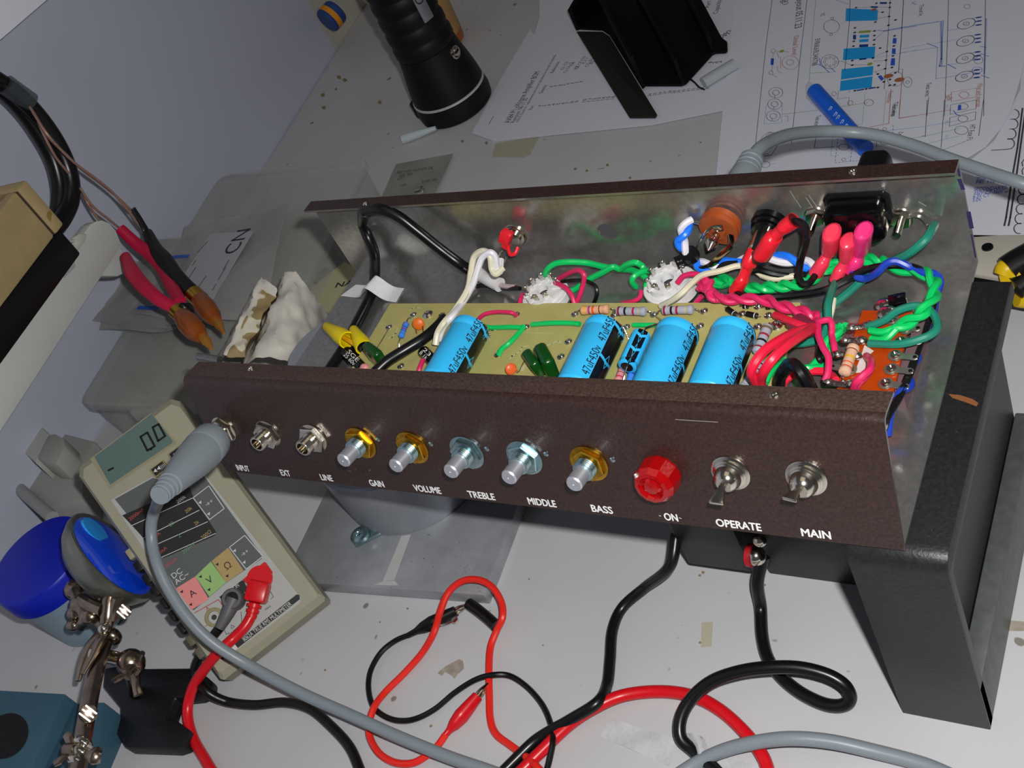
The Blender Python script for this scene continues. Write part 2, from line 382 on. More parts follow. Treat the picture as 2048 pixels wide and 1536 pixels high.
# ---- potentiometers
def pot(x, z, nm, tilt):
    p = fp(x, z); g = MB()
    g.lathe(p, FN, [(0,.0049),(.0022,.0049)]+[q for k in range(4) for q in ((.0026+k*.0010,.0046),(.0031+k*.0010,.0049))]+[(.0064,.0047),(.0066,.0040)], 24)
    o = g.build('potentiometer', ZINC, amp, 'control shaft with %s nut' % ('gold coloured' if nm is GOLD else 'zinc grey'))
    MB().lathe(p, FN, [(0,.0089),(.0007,.0089),(.0008,.0085)], 28).build('washer', nm, o)
    n = MB(); hexa(n, p+FN*.0008, FN, .0079, .0022, 0, tilt); n.build('hex_nut', nm, o)
    MB().lathe(p, FN, [(.005,.0037),(.0142,.0037),(.0149,.0032),(.0149,.0004),(.0145,.0002)], 24).build('shaft', ALU, o)
    q = fp(x+.0118, z+.0028); MB().lathe(q, FN, [(0,.0013),(.0003,.0013),(.0005,.0009)], 10).build('locating_tab', ZINC, o)
for x, m_, a in ((.1085,GOLD,.1),(.1401,GOLD,.5),(.1713,ZINC,.8),(.2021,ZINC,.3),(.2343,GOLD,.6)): pot(x, .0274, m_, a)
# ---- red pilot jewel
RJ = mat('red jewel lens', 'b00004', .1, 0, trans=.3, ior=1.5, coat=.4)
g = MB(); p = fp(.2672,.0258)
g.lathe(p, FN, [(0,.0088),(.0015,.0092),(.0080,.0088),(.0105,.0072),(.0108,.0056),(.0092,.0046),(.0104,.0030),(.0108,.0)], 12, 0, True)
pj = g.build('pilot_lamp', RJ, amp, 'faceted red jewel pilot lamp', flat=True)
MB().lathe(p, FN, [(0,.0060),(.004,.0060),(.0075,.0030)], 16).build('lamp_base', mat('dark red inside','5a0206',.3), pj)
# ---- toggle switches
def toggle(x, z, tip):
    p = fp(x, z); g = MB()
    g.lathe(p, FN, [(0,.0080),(.0008,.0080),(.0012,.0073)], 32); o = g.build('toggle_switch', CHROME, amp)
    n = MB(); n.lathe(p, FN, [(.001,.0068),(.0022,.0068),(.0026,.0061),(.0030,.0061),(.0034,.0055),(.0038,.0055),(.0060,.0049),(.0075,.0040),(.0082,.0030)], 28); n.build('round_nut', CHROME, o)
    a = p+FN*.0072; e = Vector(tip); d = (e-a); s = d.cross(Vector((1,0,0))).normalized(); x_ = s.cross(d).normalized()
    g = MB(); k = d.length; d.normalize(); P = []
    for t, wx, ws in ((0,.0013,.0013),(.35,.0015,.0011),(.9,.0029,.0009),(1,.0030,.0007)):
        P.append([a+d*(k*t)+x_*(sx*wx)+s*(sy*ws) for sx,sy in ((-1,-1),(1,-1),(1,1),(-1,1))])
    vs = [q for r in P for q in r]; fs = [(4*i+j,4*i+(j+1)%4,4*i+4+(j+1)%4,4*i+4+j) for i in range(3) for j in range(4)]+[(3,2,1,0),(12,13,14,15)]
    g.add(vs, fs); g.build('lever', CHROME, o, bevel=.0004)
toggle(.2978, .0290, pl(1432,1008,fp(.3,.02,.0165),FN)); toggle(.3280, .0297, pl(1578,1000,fp(.32,.02,.0150),FN))
# ---- circuit board
BZ = .0105
g = MB(); oc = [at(780,607,BZ), at(1600,605,BZ), at(1601,612,BZ), at(1587,654,BZ), at(1583,660,BZ), at(1570,716,BZ), at(1556,733,BZ), at(1547,774,BZ)]
x1 = oc[-1].x; oc += [Vector((x1-.001,.020,BZ)), Vector((oc[0].x+.003,.020,BZ))]
g.prism(oc, (0,0,-.0016), 0)
FLUX = mat('flux residue', 'bdb98a', .3)
def smear(pts, w): g.line([at(*q, BZ+.0001) for q in pts], w, 1)
smear([(818,622),(824,617),(832,615),(842,617)], .0008); smear([(760,652),(766,646)], .0008); smear([(776,676),(784,675),(791,667),(796,655)], .0011)
smear([(1020,718),(1024,712),(1032,708),(1040,702),(1044,694),(1056,692)], .0012); smear([(1090,692),(1104,687),(1116,682),(1122,685)], .0010); smear([(1038,665),(1106,667)], .0004); smear([(1045,740),(1048,732)], .002)
brd = g.build('circuit_board', [FR4, FLUX], amp, 'tan glass fibre component board')
for px, py in ((778,655),(827,630),(884,631),(802,733),(1033,630),(988,657),(1052,655),(996,710),(1150,629),(1137,684),(1058,710),(1094,709),(1122,714),(1229,631),(1308,630),(1408,623),(1253,655),(1400,653),(1516,614),(1537,632),(1569,609),(1484,629),(1516,654)):
    p = at(px,py,BZ); r = .0021
    e = MB().lathe(p, (0,0,1), [(0,r),(.0005,r*.95),(.0007,r*.75),(.0005,r*.55),(.0001,r*.5)], 16)
    e.ball(p+Vector((.0002,.0002,.0004)), (r*.55,r*.5,r*.4), 0, None, 10, 6); e.build('eyelet', SOLDER, brd)
for px, py in ((856,630),(1553,652)):
    p = at(px,py,BZ); MB().lathe(p, (0,0,1), [(0,.0031),(.0006,.0031),(.0014,.0022),(.0017,.0012),(.0012,.0006)], 20).build('screw', CHROME, brd)
# ---- big blue electrolytics: sleeve drawn by nodes round the can's own axis
def sleeve_mat(name, a0, a1, period):
    m = bpy.data.materials.new(name); m.use_nodes = True; nt = m.node_tree; L = nt.links; bs = nt.nodes['Principled BSDF']
    bs.inputs['Roughness'].default_value = .3
    tc = nt.nodes.new('ShaderNodeTexCoord'); sp = nt.nodes.new('ShaderNodeSeparateXYZ'); L.new(tc.outputs['Object'], sp.inputs[0])
    def mt(op, a, b_=None, c_=None):
        n = nt.nodes.new('ShaderNodeMath'); n.operation = op
        for i, q in enumerate((a,b_,c_)):
            if q is None: continue
            if hasattr(q,'links'): L.new(q, n.inputs[i])
            else: n.inputs[i].default_value = q
        return n.outputs[0]
    th = mt('ARCTAN2', sp.outputs[0], sp.outputs[2]); s = sp.outputs[1]
    band = mt('MULTIPLY', mt('GREATER_THAN', th, a0), mt('LESS_THAN', th, a1))
    c = (a0+a1)/2; hw = (a1-a0)/2; dt = mt('ABSOLUTE', mt('SUBTRACT', th, c))
    t = mt('MODULO', mt('ADD', mt('ADD', s, mt('MULTIPLY', dt, -.0030)), 1.0), period)   # arrow tails
    bar = mt('LESS_THAN', t, .0016)
    t2 = mt('SUBTRACT', mt('MODULO', mt('ADD', s, 1.0+period*.42), period), period*.5)
    dia = mt('ADD', mt('MULTIPLY', dt, 1/(hw*.34)), mt('MULTIPLY', mt('ABSOLUTE', t2), 1/.0042))
    dl = mt('MULTIPLY', mt('LESS_THAN', dia, 1.0), mt('GREATER_THAN', dia, .78))
    edge = mt('MULTIPLY', mt('GREATER_THAN', dt, hw*.80), mt('LESS_THAN', dt, hw*.88)); 
    edge = mt('MULTIPLY', edge, mt('LESS_THAN', mt('SUBTRACT', th, c), 0))
    blue = mt('MAXIMUM', bar, dl)
    blk = mt('MULTIPLY', band, mt('SUBTRACT', 1.0, mt('MINIMUM', blue, 1.0)))
    mx = nt.nodes.new('ShaderNodeMix'); mx.data_type = 'RGBA'; L.new(blk, mx.inputs[0]); mx.inputs[6].default_value = (*lin('36bcf6'),1); mx.inputs[7].default_value = (*lin('0c0c10'),1)
    L.new(mx.outputs[2], bs.inputs['Base Color']); return m
SLV = sleeve_mat('blue capacitor sleeve', .96, 1.96, .0195)
CAPINK = mat('capacitor ink', '16202a', .5)
def bigcap(px, py, yr, length, roll=0.):
    R = .0100; zc = BZ+R+.0004; cx = at(px, py, zc).x; y0 = yr-length
    g = MB(); p = Vector((cx, yr, zc))
    g.lathe(p, (0,-1,0), [(0,.0070),(.0002,.0082),(.0011,.0095),(.0026,R),(.0048,R),(.0058,R*.955),(.0064,R*.955),(.0072,R),(length-.001,R),(length,R*.92)], 64)
    o = g.build('electrolytic_capacitor', SLV, amp, 'large blue electrolytic capacitor reading 47uF450v', origin=p); o.rotation_euler = (0, roll, 0)
    g = MB(); v, f, w_ = glyphs('47uF450v')
    for k in range(4):
        hgt = .0040; sc = hgt/.7; sx_ = .0172/w_; s0 = .010-.0205*k
        vs = []
        for q in v:
            s_ = s0+(q.x-w_/2)*sx_; a = .96-.07-q.y*sc/R
            vs.append((a, s_))
        # letters run along the can, feet toward the black stripe
        P = [Vector((cx+(R+.00032)*math.sin(a), yr-.0175+s_, zc+(R+.00032)*math.cos(a))) for a, s_ in vs]
        if max(q.y for q in P) < y0+.006: continue
        P = [q if q.y >= y0+.001 else Vector((q.x,y0+.001,q.z)) for q in P]
        if max(q.y for q in P) > yr-.0015: P = [q if q.y <= yr-.0015 else Vector((q.x,yr-.0015,q.z)) for q in P]
        g.add(P, f)
    g.build('printed_rating', CAPINK, o)
    MB().tube([Vector((cx,yr,zc)), Vector((cx,yr+.003,zc)), Vector((cx+.005,yr+.0045,zc-.004)), Vector((cx+.008,yr+.001,BZ))], .0004, 6).build('lead', SOLDER, o)
    MB().lathe(Vector((cx,y0,zc)), (0,-1,0), [(0,.009),(.0004,.009)], 24).build('end_seal', BLK, o)
bigcap(918,700,.0905,.039,.25); bigcap(1190,700,.0915,.040); bigcap(1341,700,.0905,.040,.47); bigcap(1454,700,.0912,.040,.44)
# ---- small parts on the board
def resistor(p0, p1, r, body, bands, lead=.003):
    p0 = Vector(p0); p1 = Vector(p1); L = (p1-p0).length; d = (p1-p0).normalized(); prof = []
    mats = [body]+[mat('band '+c, c, .4) for c in bands[1]]; n = 28; mi = []
    for i in range(n+1):
        t = i/n; e = min(t, 1-t); rr = r*(.62 if e < .001 else .93 if e < .04 else 1.0 if e < .16 else .88)
        prof.append((t*L, rr))
        k = 0
        for j, bt in enumerate(bands[0]):
            if abs((i+.5)/n-bt) < .03: k = 1+j
        mi.append(k)
    o = MB().lathe(p0, d, prof, 20, 0, True, 0, lambda j: mi[j]).build('resistor', mats, amp)
    for a, s in ((p0,-1),(p1,1)):
        q = a+d*(s*lead); MB().tube([a, a+d*(s*lead*.6), q+Vector((0,0,-.002))], .00035, 6).build('lead', SOLDER, o)
    return o
TANB = mat('tan resistor', 'd9a27c', .4); GREYB = mat('grey resistor', 'a3a4b2', .4); BLUEB = mat('blue resistor', '3f86e6', .35); PINKB = mat('pink resistor', 'd98a8e', .4)
rz = BZ+.0045
resistor(at(1163,621,rz), at(1218,618,rz), .0024, TANB, ((.16,.33,.47,.70), ('d9a01e','a8407e','e0561a','4a2418')))
resistor(at(1234,622,rz), at(1292,623,rz), .0023, GREYB, ((.10,.33,.60,.82), ('8c2438','16161a','b02038','b8b08c')))
resistor(at(1325,621,rz), at(1387,619,rz), .0023, GREYB, ((.10,.32,.50,.78), ('8c2438','16161a','9c2038','b8b08c')))
resistor(at(1536,652,rz), at(1514,706,rz), .0026, GREYB, ((.14,.40,.60,.86), ('6a5a44','9c2038','16161a','8c2438')))
resistor(at(1519,722,rz), at(1507,757,rz), .0026, GREYB, ((.25,.6), ('16161a','5a2438')))
resistor(at(1502,758,rz+.002), at(1488,775,rz+.002), .0026, GREYB, ((.9,), ('777777',)))
resistor(at(813,646,rz), at(802,674,rz), .0017, BLUEB, ((.12,.35,.5,.62), ('8a2438','1e50b0','8a2480','2a2060')), .006)
resistor(at(1247,733,rz), at(1236,764,rz), .0021, PINKB, ((.22,.48,.74), ('a02038','303030','c02038')))
resistor(at(1266,735,rz-.001), at(1259,766,rz-.001), .0021, BLUEB, ((.2,.5), ('102080','1c3c9a')))
def blob(c, r, name, m, R=None, lab=None):
    return MB().ball(c, r, 0, R, 20, 14).build(name, m, amp, lab)
# lead going to the left film cap
MB().tube([at(778,656,BZ+.003), at(764,680,BZ+.003), at(752,700,BZ+.006)], .0003, 6).build('component_lead', SOLDER, amp)
MB().tube([at(1050,718,BZ+.001), at(1043,733,BZ+.001), at(1036,745,BZ+.001), at(1030,738,BZ+.003)], .0003, 6).build('component_lead', SOLDER, amp)
def filmcap(c0, c1, hw, hh, lean):
    c0 = Vector(c0); c1 = Vector(c1); d = (c1-c0); L = d.length; d.normalize(); up = Vector((lean,0,1)); up = (up-d*up.dot(d)).normalized(); s = d.cross(up)
    g = MB(); g.box((c0+c1)/2, (L, hw*2, hh*2), 0, axes(d, s, up)); return g.build('film_capacitor', DKGREEN, amp, 'dark green dipped film capacitor', bevel=min(hw,hh)*.75, seg=4)
filmcap(at(737,700,BZ+.007), at(765,722,BZ+.007), .0028, .0060, .15)
filmcap(at(1058,712,BZ+.006), at(1078,742,BZ+.006), .0026, .0055, -.1)
filmcap(at(1083,703,BZ+.007), at(1104,742,BZ+.007), .0032, .0064, .15)
def disc(c, r, m, d):
    u,v,w_ = frame(d); return MB().ball(c, (r, r, r*.38), 0, axes(u,v,w_)).build('disc_capacitor', m, amp, 'small orange ceramic capacitor')
oo = disc(at(837,648,BZ+.004), .0034, ORG, (.5,-.8,.5))
for x in (831,845): MB().tube([at(x,652,BZ+.003), at(x+1,660,BZ+.001), at(x+2,668,BZ)], .00035, 6).build('lead', COPPER, oo)
oo = disc(at(1022,738,BZ+.004), .0030, mat('orange disc', 'e0602c', .35), (.8,-.5,.35))
MB().tube([at(1026,734,BZ+.004), at(1032,738,BZ+.003), at(1035,744,BZ)], .0004, 6).build('lead', ORG, oo)
def canlet(p0, p1, r, txt):
    p0 = Vector(p0); p1 = Vector(p1); d = p1-p0; L = d.length; d.normalize(); vw = (CAM-p0).normalized()
    o = MB().lathe(p0, d, [(0,r*.75),(.0002,r*.92),(.0008,r),(.0022,r),(.0028,r*.92),(.0034,r),(L,r)], 24).build('small_electrolytic', BLKG, amp, 'small black capacitor with white print')
    MB().lathe(p0-d*.0001, d, [(0,r*.72),(.0002,r*.72)], 20).build('can_top', ALU, o)
    n = (vw-d*vw.dot(d)).normalized(); up = n.cross(d)
    g = MB()
    for i, t in enumerate(txt): g.text(t, p0+d*(L*.55)+n*(r+.0002)+up*(r*(.35-.75*i)), d, up, r*.62, 0, 0, fit=L*.62)
    g.build('print', INK, o)
canlet(at(693,704,BZ-.002), at(726,738,BZ-.002), .0036, ('SGE','25 60v'))
canlet(at(846,702,BZ+.003), at(868,724,BZ+.003), .0032, ('23','B 1k'))
MB().ball(at(729,735,BZ), (.0028,.0024,.0022), 0).build('pink_bead', PINKB, amp)
# small axial blue capacitor lying against the third can
SLV2 = sleeve_mat('blue axial sleeve', .05, 1.15, .0085)
p = at(1284,668,BZ+.010); q = at(1262,735,BZ+.010); L = .0205; r = .0044
o = MB().lathe((p.x,p.y,p.z), (0,-1,0), [(0,r*.8),(.0006,r),(L-.0035,r),(L-.0028,r*.93),(L-.0022,r),(L-.0004,r),(L,r*.85)], 32).build('axial_capacitor', SLV2, amp, 'slim blue axial capacitor with a black arrow stripe', origin=p)
MB().lathe(p+Vector((0,-L+.0001,0)), (0,-1,0), [(0,r*.68),(.0002,r*.68)], 20).build('end_seal', BLK, o)
MB().tube([p+Vector((0,-L,0)), p+Vector((0,-L-.004,-.001)), p+Vector((-.001,-L-.012,-.006))], .0004, 6).build('lead', SOLDER, o)
MB().tube([p, p+Vector((.001,.003,.001)), p+Vector((.004,.012,-.004)), at(1308,630,BZ)], .0004, 6).build('lead', SOLDER, o)
for (x0,y0),(x1,y1) in (((1487,612),(1496,612)),((1532,614),(1546,612)),((1455,618),(1471,629)),((1494,628),(1514,632))):
    a = at(x0,y0,BZ+.0018); c = at(x1,y1,BZ+.0018); d = (c-a).normalized()
    o = MB().cyl(a, c, .0014, None, 16).build('diode', BLK, amp)
    MB().cyl(c-d*.0011, c-d*.0006, .00145, None, 16).build('cathode_band', mat('silver print','c4c4c4',.4), o)
    MB().tube([a-d*.002, a], .0003, 6).build('lead', SOLDER, o); MB().tube([c, c+d*.002], .0003, 6).build('lead', SOLDER, o)
# ---- tube sockets
def socket(c, R, h, n, ph, nm, pins):
    c = Vector(c); g = MB()
    g.lathe(c, (0,0,1), [(0,R),(h*.55,R),(h*.6,R*.96),(h*.6,R*.78),(h,R*.76),(h,R*.25),(h*.2,R*.24)], 40, 0, False)
    for k in range(n):
        a = ph+2*math.pi*k/n
        g.box(c+Vector((R*.62*math.cos(a), R*.62*math.sin(a), h*1.02)), (R*.42, R*.12, h*.12), 0, rotz(a))
    o = g.build('tube_socket', CERAM, amp, nm)
    MB().lathe(c-Vector((0,0,.001)), (0,0,1), [(0,R*1.02),(.0010,R*1.02),(.0012,R*.9)], 32).build('saddle_ring', STEELD, o)
    MB().lathe(c+Vector((0,0,h*.3)), (0,0,1), [(0,R*.24),(h*.3,R*.24)], 20).build('centre_spigot', BLK, o)
    for k in pins:
        a = ph+2*math.pi*(k+.5)/n; e = Vector((math.cos(a), math.sin(a), 0)); t = Vector((-e.y, e.x, 0)); q = c+e*(R*.60)
        g = MB(); g.box(q+Vector((0,0,h+.0018)), (.0006, .0026, .0040), 0, axes(e,t,(0,0,1))); g.box(q+e*.0008+Vector((0,0,h+.0038)), (.0022,.0022,.0007), 0, axes(e,t,(0,0,1)))
        g.ball(q+e*.0010+Vector((0,0,h+.0038)), (.0011,.0010,.0009), 0, None, 8, 6)
        g.build('pin_lug', SOLDER, o)
s1 = at(1096,600,.004); s2 = at(1345,582,.006)
socket(s1, .0128, .0075, 9, .2, 'white ceramic tube socket with bent solder lugs', range(8))
socket(s2, .0135, .0085, 8, .1, 'white ceramic tube socket under the pink twisted wires', range(7))
BURN = mat('scorched flux', '4a2a14', .5)
# ---- rear wall fittings
yb = CH_D-T
# red sleeved part over a small jack
g = MB(); p = bk(1030,470,T); g.lathe(p, (0,-1,0), [(0,.0068),(.0008,.0068),(.0010,.0060),(.0016,.0060)], 28); g.lathe(p, (0,-1,0), [(.0016,.0040),(.003,.0040)], 20)
o = g.build('panel_lamp_socket', CHROME, amp, 'small rear wall lamp with red sleeved leads')
c = bk(1012,474,.010); d1 = (bk(1008,490,.011)-bk(1016,460,.009)).normalized(); up = Vector((0,-1,.25)).normalized(); s_ = d1.cross(up).normalized()
MB().box(c, (.0062,.0052,.0074), 0, axes(s_, up, d1)).build('red_sleeve', REDT, o, bevel=.0006)
MB().box(bk(1012,492,.011), (.0044,.003,.0028), 0, axes(s_, up, d1)).build('red_sleeve', REDT, o, bevel=.0005)
MB().tube([bk(1014,488,.012), bk(1020,508,.013), bk(1030,507,.011), bk(1036,494,.008)], .0011, 8).build('red_sleeve', REDT, o)
MB().tube([bk(1007,501,.013), bk(1000,508,.014), bk(997,517,.016)], .0006, 6).build('lead', SOLDER, o)
MB().tube([bk(1013,513,.013), bk(1009,525,.015), bk(1005,534,.018)], .0006, 6).build('lead', SOLDER, o)
# brown phenolic jack
p = bk(1447,440,T); ax = Vector((-.12,-1,-.10)).normalized(); u, v, ax = frame(ax)
g = MB(); g.lathe(p, ax, [(0,.0090),(.002,.0090),(.0022,.0098),(.0036,.0098),(.0038,.0092),(.0052,.0092),(.0054,.0098),(.0068,.0098),(.0070,.0085),(.0070,.004),(.009,.004),(.009,.0)], 36)
o = g.build('output_jack', BROWNP, amp, 'brown phenolic jack with springy contacts')
tipp = p+ax*.0195
MB().lathe(p+ax*.008, ax, [(0,.0021),(.006,.0021),(.0062,.0030),(.0075,.0030),(.0085,.0022),(.0112,.0004)], 16).build('plug_tip', CHROME, o)
MB().lathe(p+ax*.013, ax, [(0,.0024),(.0006,.0024)], 16).build('plug_ring', mat('dark red ring','7a0f1c',.4), o)
MB().box(bk(1437,456,.012), (.0046,.0012,.0036), 0).build('contact', CHROME, o, bevel=.0004)
for pts in ([bk(1425,452,.010), bk(1408,470,.013), bk(1396,490,.012)], [bk(1400,446,.009), bk(1390,444,.008)]):
    MB().tube(pts, .0011, 6, 0, 6, .4).build('contact', CHROME, o)
g = MB(); pts = smooth([bk(1462,470,.012), bk(1462,490,.016), bk(1446,505,.019), bk(1424,528,.020), bk(1405,535,.018)], 6); g.tube(pts, .0022, 8, 0, 1, .25, (0,-1,0)); g.build('contact_spring', mat('brassy nickel','b8ac8c',.2,1.), o)
# fuse holder
p = bk(1543,443,T); ax = Vector((-.10,-1,-.12)).normalized()
g = MB(); g.lathe(p, ax, [(0,.0088),(.003,.0088),(.0032,.0080),(.0055,.0080),(.0057,.0070),(.0080,.0070)], 32); o = g.build('fuse_holder', BLKG, amp, 'black fuse holder with red push-on terminals')
MB().lathe(p+ax*.008, ax, [(0,.0052),(.010,.0050),(.0108,.0042),(.0108,.001)], 24).build('metal_barrel', CHROME, o)
MB().tube([bk(1528,452,.014), bk(1520,475,.020), bk(1512,500,.024)], .0022, 8, 0, 6, .5).build('side_tag', BLK, o)
MB().prism([bk(x,y,.026) for x,y in ((1503,505),(1520,496),(1532,508),(1528,524),(1515,531),(1504,527))], (0,.0012,0)).build('flat_tag', STEELD, o, bevel=.0004)
def faston(pts, r, m, lab, parent=amp):
    a, bb, c, d = [Vector(q) for q in pts]
    g = MB(); up = Vector((0,-1,.6)).normalized()
    g.tube([a, a+(bb-a)*.08, bb, bb+(c-bb)*.15, c-(c-bb)*.2, c, d], [r*.8, r*1.15, r*1.15, r*.85, r*.75, r*.8, r*.95, r*1.0], 14, 0, 4, .72, up)
    o = g.build('push_on_terminal', m, parent, lab); 
    MB().lathe(d, d-c, [(0,r*.7),(.0002,r*.7)], 14).build('sleeve_mouth', mat('dark sleeve inside','5c0d12',.5), o); return o
faston((bk(1588,441,.024), bk(1568,455,.025), bk(1548,473,.026), bk(1523,512,.027))[::-1], .0050, REDT, 'red sleeved terminal on the fuse holder tag')
faston((at(1512,500,.026), at(1497,530,.022), at(1485,560,.016), at(1472,580,.010)), .0046, REDT, 'red sleeved terminal below the fuse holder')
# mains inlet
def inlet():
    o = None; g = MB(); x0,z0 = bk(1652,408,T).x, bk(1652,408,T).z
    cx = bk(1716,445,T+.006).x; cz = bk(1716,440,T+.006).z
    W, H = .0128, .0098
    out = [(-W,H-.002),(-W+.002,H),(W-.002,H),(W,H-.002),(W,-H+.004),(W-.005,-H),(-W+.005,-H),(-W,-H+.004)]
    g.prism([Vector((cx+x,yb,cz+z)) for x,z in out], (0,-.0120,0)); o = g.build('mains_inlet', BLKG, amp, 'black moulded mains inlet in the rear wall', bevel=.0012)
    g = MB(); g.prism([Vector((cx+x*1.14,yb,cz+z*1.16)) for x,z in out], (0,-.0022,0)); g.build('inlet_flange', BLK, o, bevel=.0005)
    return cx, cz
icx, icz = inlet()
for px, py in ((1631,432),(1803,436)):
    p = bk(px,py,T); g = MB(); hexa(g, p, (0,-1,0), .0046, .0028, 0, .3); g.lathe(p, (0,-1,0), [(0,.0052),(.0006,.0052)], 20)
    o = g.build('bolt', CHROME, amp); MB().cyl(p, p+Vector((0,-.0105,-.0005)), .0018, None, 12).build('bolt_thread', CHROME, o)
faston((bk(1664,462,.019), at(1660,500,.022), at(1646,525,.018), at(1632,546,.013)), .0046, PINKT, 'pink sleeved terminal on the inlet')
faston((bk(1697,478,.019), at(1694,514,.020), at(1682,538,.015), at(1672,560,.010)), .0042, PINKT, 'pink sleeved terminal on the inlet')
faston((bk(1728,458,.019), at(1722,500,.022), at(1714,522,.018), at(1706,538,.013)), .0046, mat('magenta nylon sleeve','e8317a',.28,spec=.6), 'magenta sleeved terminal on the inlet')
# grounding lug
g = MB(); g.tube([bk(1805,438,.003), bk(1835,432,.003), bk(1852,445,.004), bk(1860,462,.006)], .0012, 6, 0, 6, .35); g.ball(bk(1860,462,.006), (.0014,.0012,.0012), 0, None, 8, 6); g.build('ground_lug', SOLDER, amp)
# ---- orange terminal board
TBZ = .0150
def tp(x, y, z=TBZ): return at(x, y, z)
g = MB(); g.prism([tp(1724.5,621), tp(1824,621), tp(1786.5,786), tp(1671,786)], (0,0,-.0018)); tbd = g.build('terminal_board', PHEN, amp, 'orange phenolic tag board on spacers')
g = MB(); g.box((tp(1806,700)+Vector((.002,0,-.009))), (.004,.040,.0125), 0, rotz(-.03)); g.build('spacer_rail', mat('plum plastic','6a5258',.5), tbd)
def lug(x0,y0,x1,y1, hole=True):
    a = tp(x0,y0,TBZ+.0006); c = tp(x1,y1,TBZ+.0006); d = (c-a).normalized(); s = Vector((-d.y,d.x,0)); g = MB()
    out = [a+Vector((math.cos(t),math.sin(t),0))*.0030 for t in [k*math.pi/8 for k in range(16)]]
    g.prism(out, (0,0,.0005)); g.prism([a+d*.001-s*.0016, c-s*.0015, c+d*.0012-s*.0008, c+d*.0012+s*.0008, c+s*.0015, a+d*.001+s*.0016], (0,0,.0004))
    o = g.build('solder_lug', mat('tinned lug','bdbcae',.35,.9), tbd)
    MB().lathe(a+Vector((0,0,.0005)), (0,0,1), [(0,.0021),(.0007,.0019),(.0009,.0012),(.0003,.0005)], 16).build('rivet', CHROME, o)
    MB().lathe(c+Vector((0,0,.0004)), (0,0,1), [(0,.0008),(.0002,.0008)], 12).build('lug_hole', BLK, o)
for q in ((1802,684,1838,684),(1791,712,1830,715),(1783,739,1821,743),(1772,768,1812,774),(1812,659,1836,657),(1700,740,1666,734),(1785,640,1760,636)): lug(*q)
for pts in ([(1738,650),(1722,653),(1702,655)], [(1722,681),(1706,680),(1690,680)], [(1712,712),(1690,708),(1674,708)], [(1700,768),(1676,768),(1655,764)]):
    g = MB(); P = [tp(x,y,TBZ+.002) for x,y in pts]; g.tube(P, [.0022,.0016,.0019], 10, 0, 5, .6); g.ball(P[0], (.0028,.0022,.0018), 0, None, 10, 7); g.ball(P[2], (.0022,.0020,.0016), 0, None, 10, 7); g.build('solder_joint', SOLDER, tbd)
for x,y in ((1775,628),(1770,612)):
    p = tp(x,y,TBZ-.003 if y < 615 else TBZ); MB().lathe(p, (0,0,1), [(0,.0040),(.0012,.0040),(.0022,.0030),(.0026,.0014)], 20).build('screw', CHROME, amp)
g = MB(); p = at(1797,608,.012); g.box(p, (.0075,.0065,.007), 0, rotz(.3)); g.build('black_block', BLKG, amp, bevel=.0006)
g = MB(); g.poly([tp(x,y,TBZ+.0002) for x,y in ((1729,690),(1748,702),(1738,710),(1740,722),(1724,745),(1709,746),(1722,712))], 0); g.build('white_residue', mat('white residue','c9bcb8',.7), tbd)
resistor(tp(1708,692,TBZ+.004), tp(1688,748,TBZ+.004), .0026, mat('beige resistor','d2a88c',.4), ((.20,.47,.66,.80), ('7a3a24','d8a81e','d84a2a','d84a2a')))
# ---- wiring (each insulated wire a part of its own); points are (px, py, height over the chassis floor)
def W(pts, r, m, lab=None, nm='wire'): return wire([at(x,y,z) for x,y,z in pts], r, m, nm, amp, label=lab)
def TW(pts, r, mats, turns, lab, nm='wire', ph=0.):
    P = [at(x,y,z) for x,y,z in pts]
    for i, m in enumerate(mats): MB().tube(twist(P, r, ph+math.pi*2*i/len(mats), turns, r*.95), r, 8, 0, 1).build(nm, m, amp, lab)
# green heater wiring from the left socket to the right socket
W([(1088,552,.012),(1096,537,.017),(1112,527,.019),(1140,524,.018),(1175,526,.014),(1205,533,.012),(1235,538,.011),(1262,540,.012),(1282,548,.013),(1294,560,.012),(1292,575,.010)], .0016, GREEN, 'green heater wire')
W([(1124,588,.006),(1150,578,.008),(1180,558,.012),(1205,545,.015),(1225,534,.017),(1240,538,.014),(1252,530,.017),(1270,525,.019),(1284,532,.016),(1288,543,.014)], .0016, GREEN, 'green heater wire')
W([(1302,541,.013),(1285,543,.016),(1270,551,.017),(1264,562,.015),(1272,574,.010)], .0015, GREEN, 'green wire loop at the right socket')
W([(1315,547,.012),(1325,550,.010),(1330,545,.011)], .0014, GREEN)
TW([(1415,560,.007),(1440,562,.008),(1470,566,.009),(1500,576,.008),(1530,575,.009),(1560,573,.009),(1590,569,.010),(1620,560,.011),(1650,540,.012),(1690,522,.013),(1730,519,.014),(1765,524,.014)], .0016, (GREEN, GREEN), 5.5, 'twisted green heater pair')
W([(1330,545,.008),(1420,546,.008),(1448,552,.010),(1462,562,.011),(1446,572,.007),(1425,570,.006)], .0014, GREEN)
TW([(1765,524,.014),(1800,536,.016),(1845,545,.018),(1868,562,.020),(1869,590,.022),(1850,620,.024),(1825,640,.022),(1790,656,.020)], .0016, (GREEN, GREEN), 3.0, 'twisted green heater pair bending along the open end', ph=1.)
W([(1790,656,.020),(1765,664,.019),(1740,661,.018)], .0016, GREEN); W([(1795,655,.021),(1775,675,.019),(1760,680,.018),(1742,678,.017)], .0016, GREEN)
W([(1728,653,.016),(1745,650,.018),(1770,640,.020),(1795,622,.022),(1830,612,.022),(1858,620,.021),(1873,640,.020),(1872,660,.020),(1850,675,.020),(1800,688,.019),(1738,687,.017)], .0017, TEAL, 'dull green wire looping over the tag board')
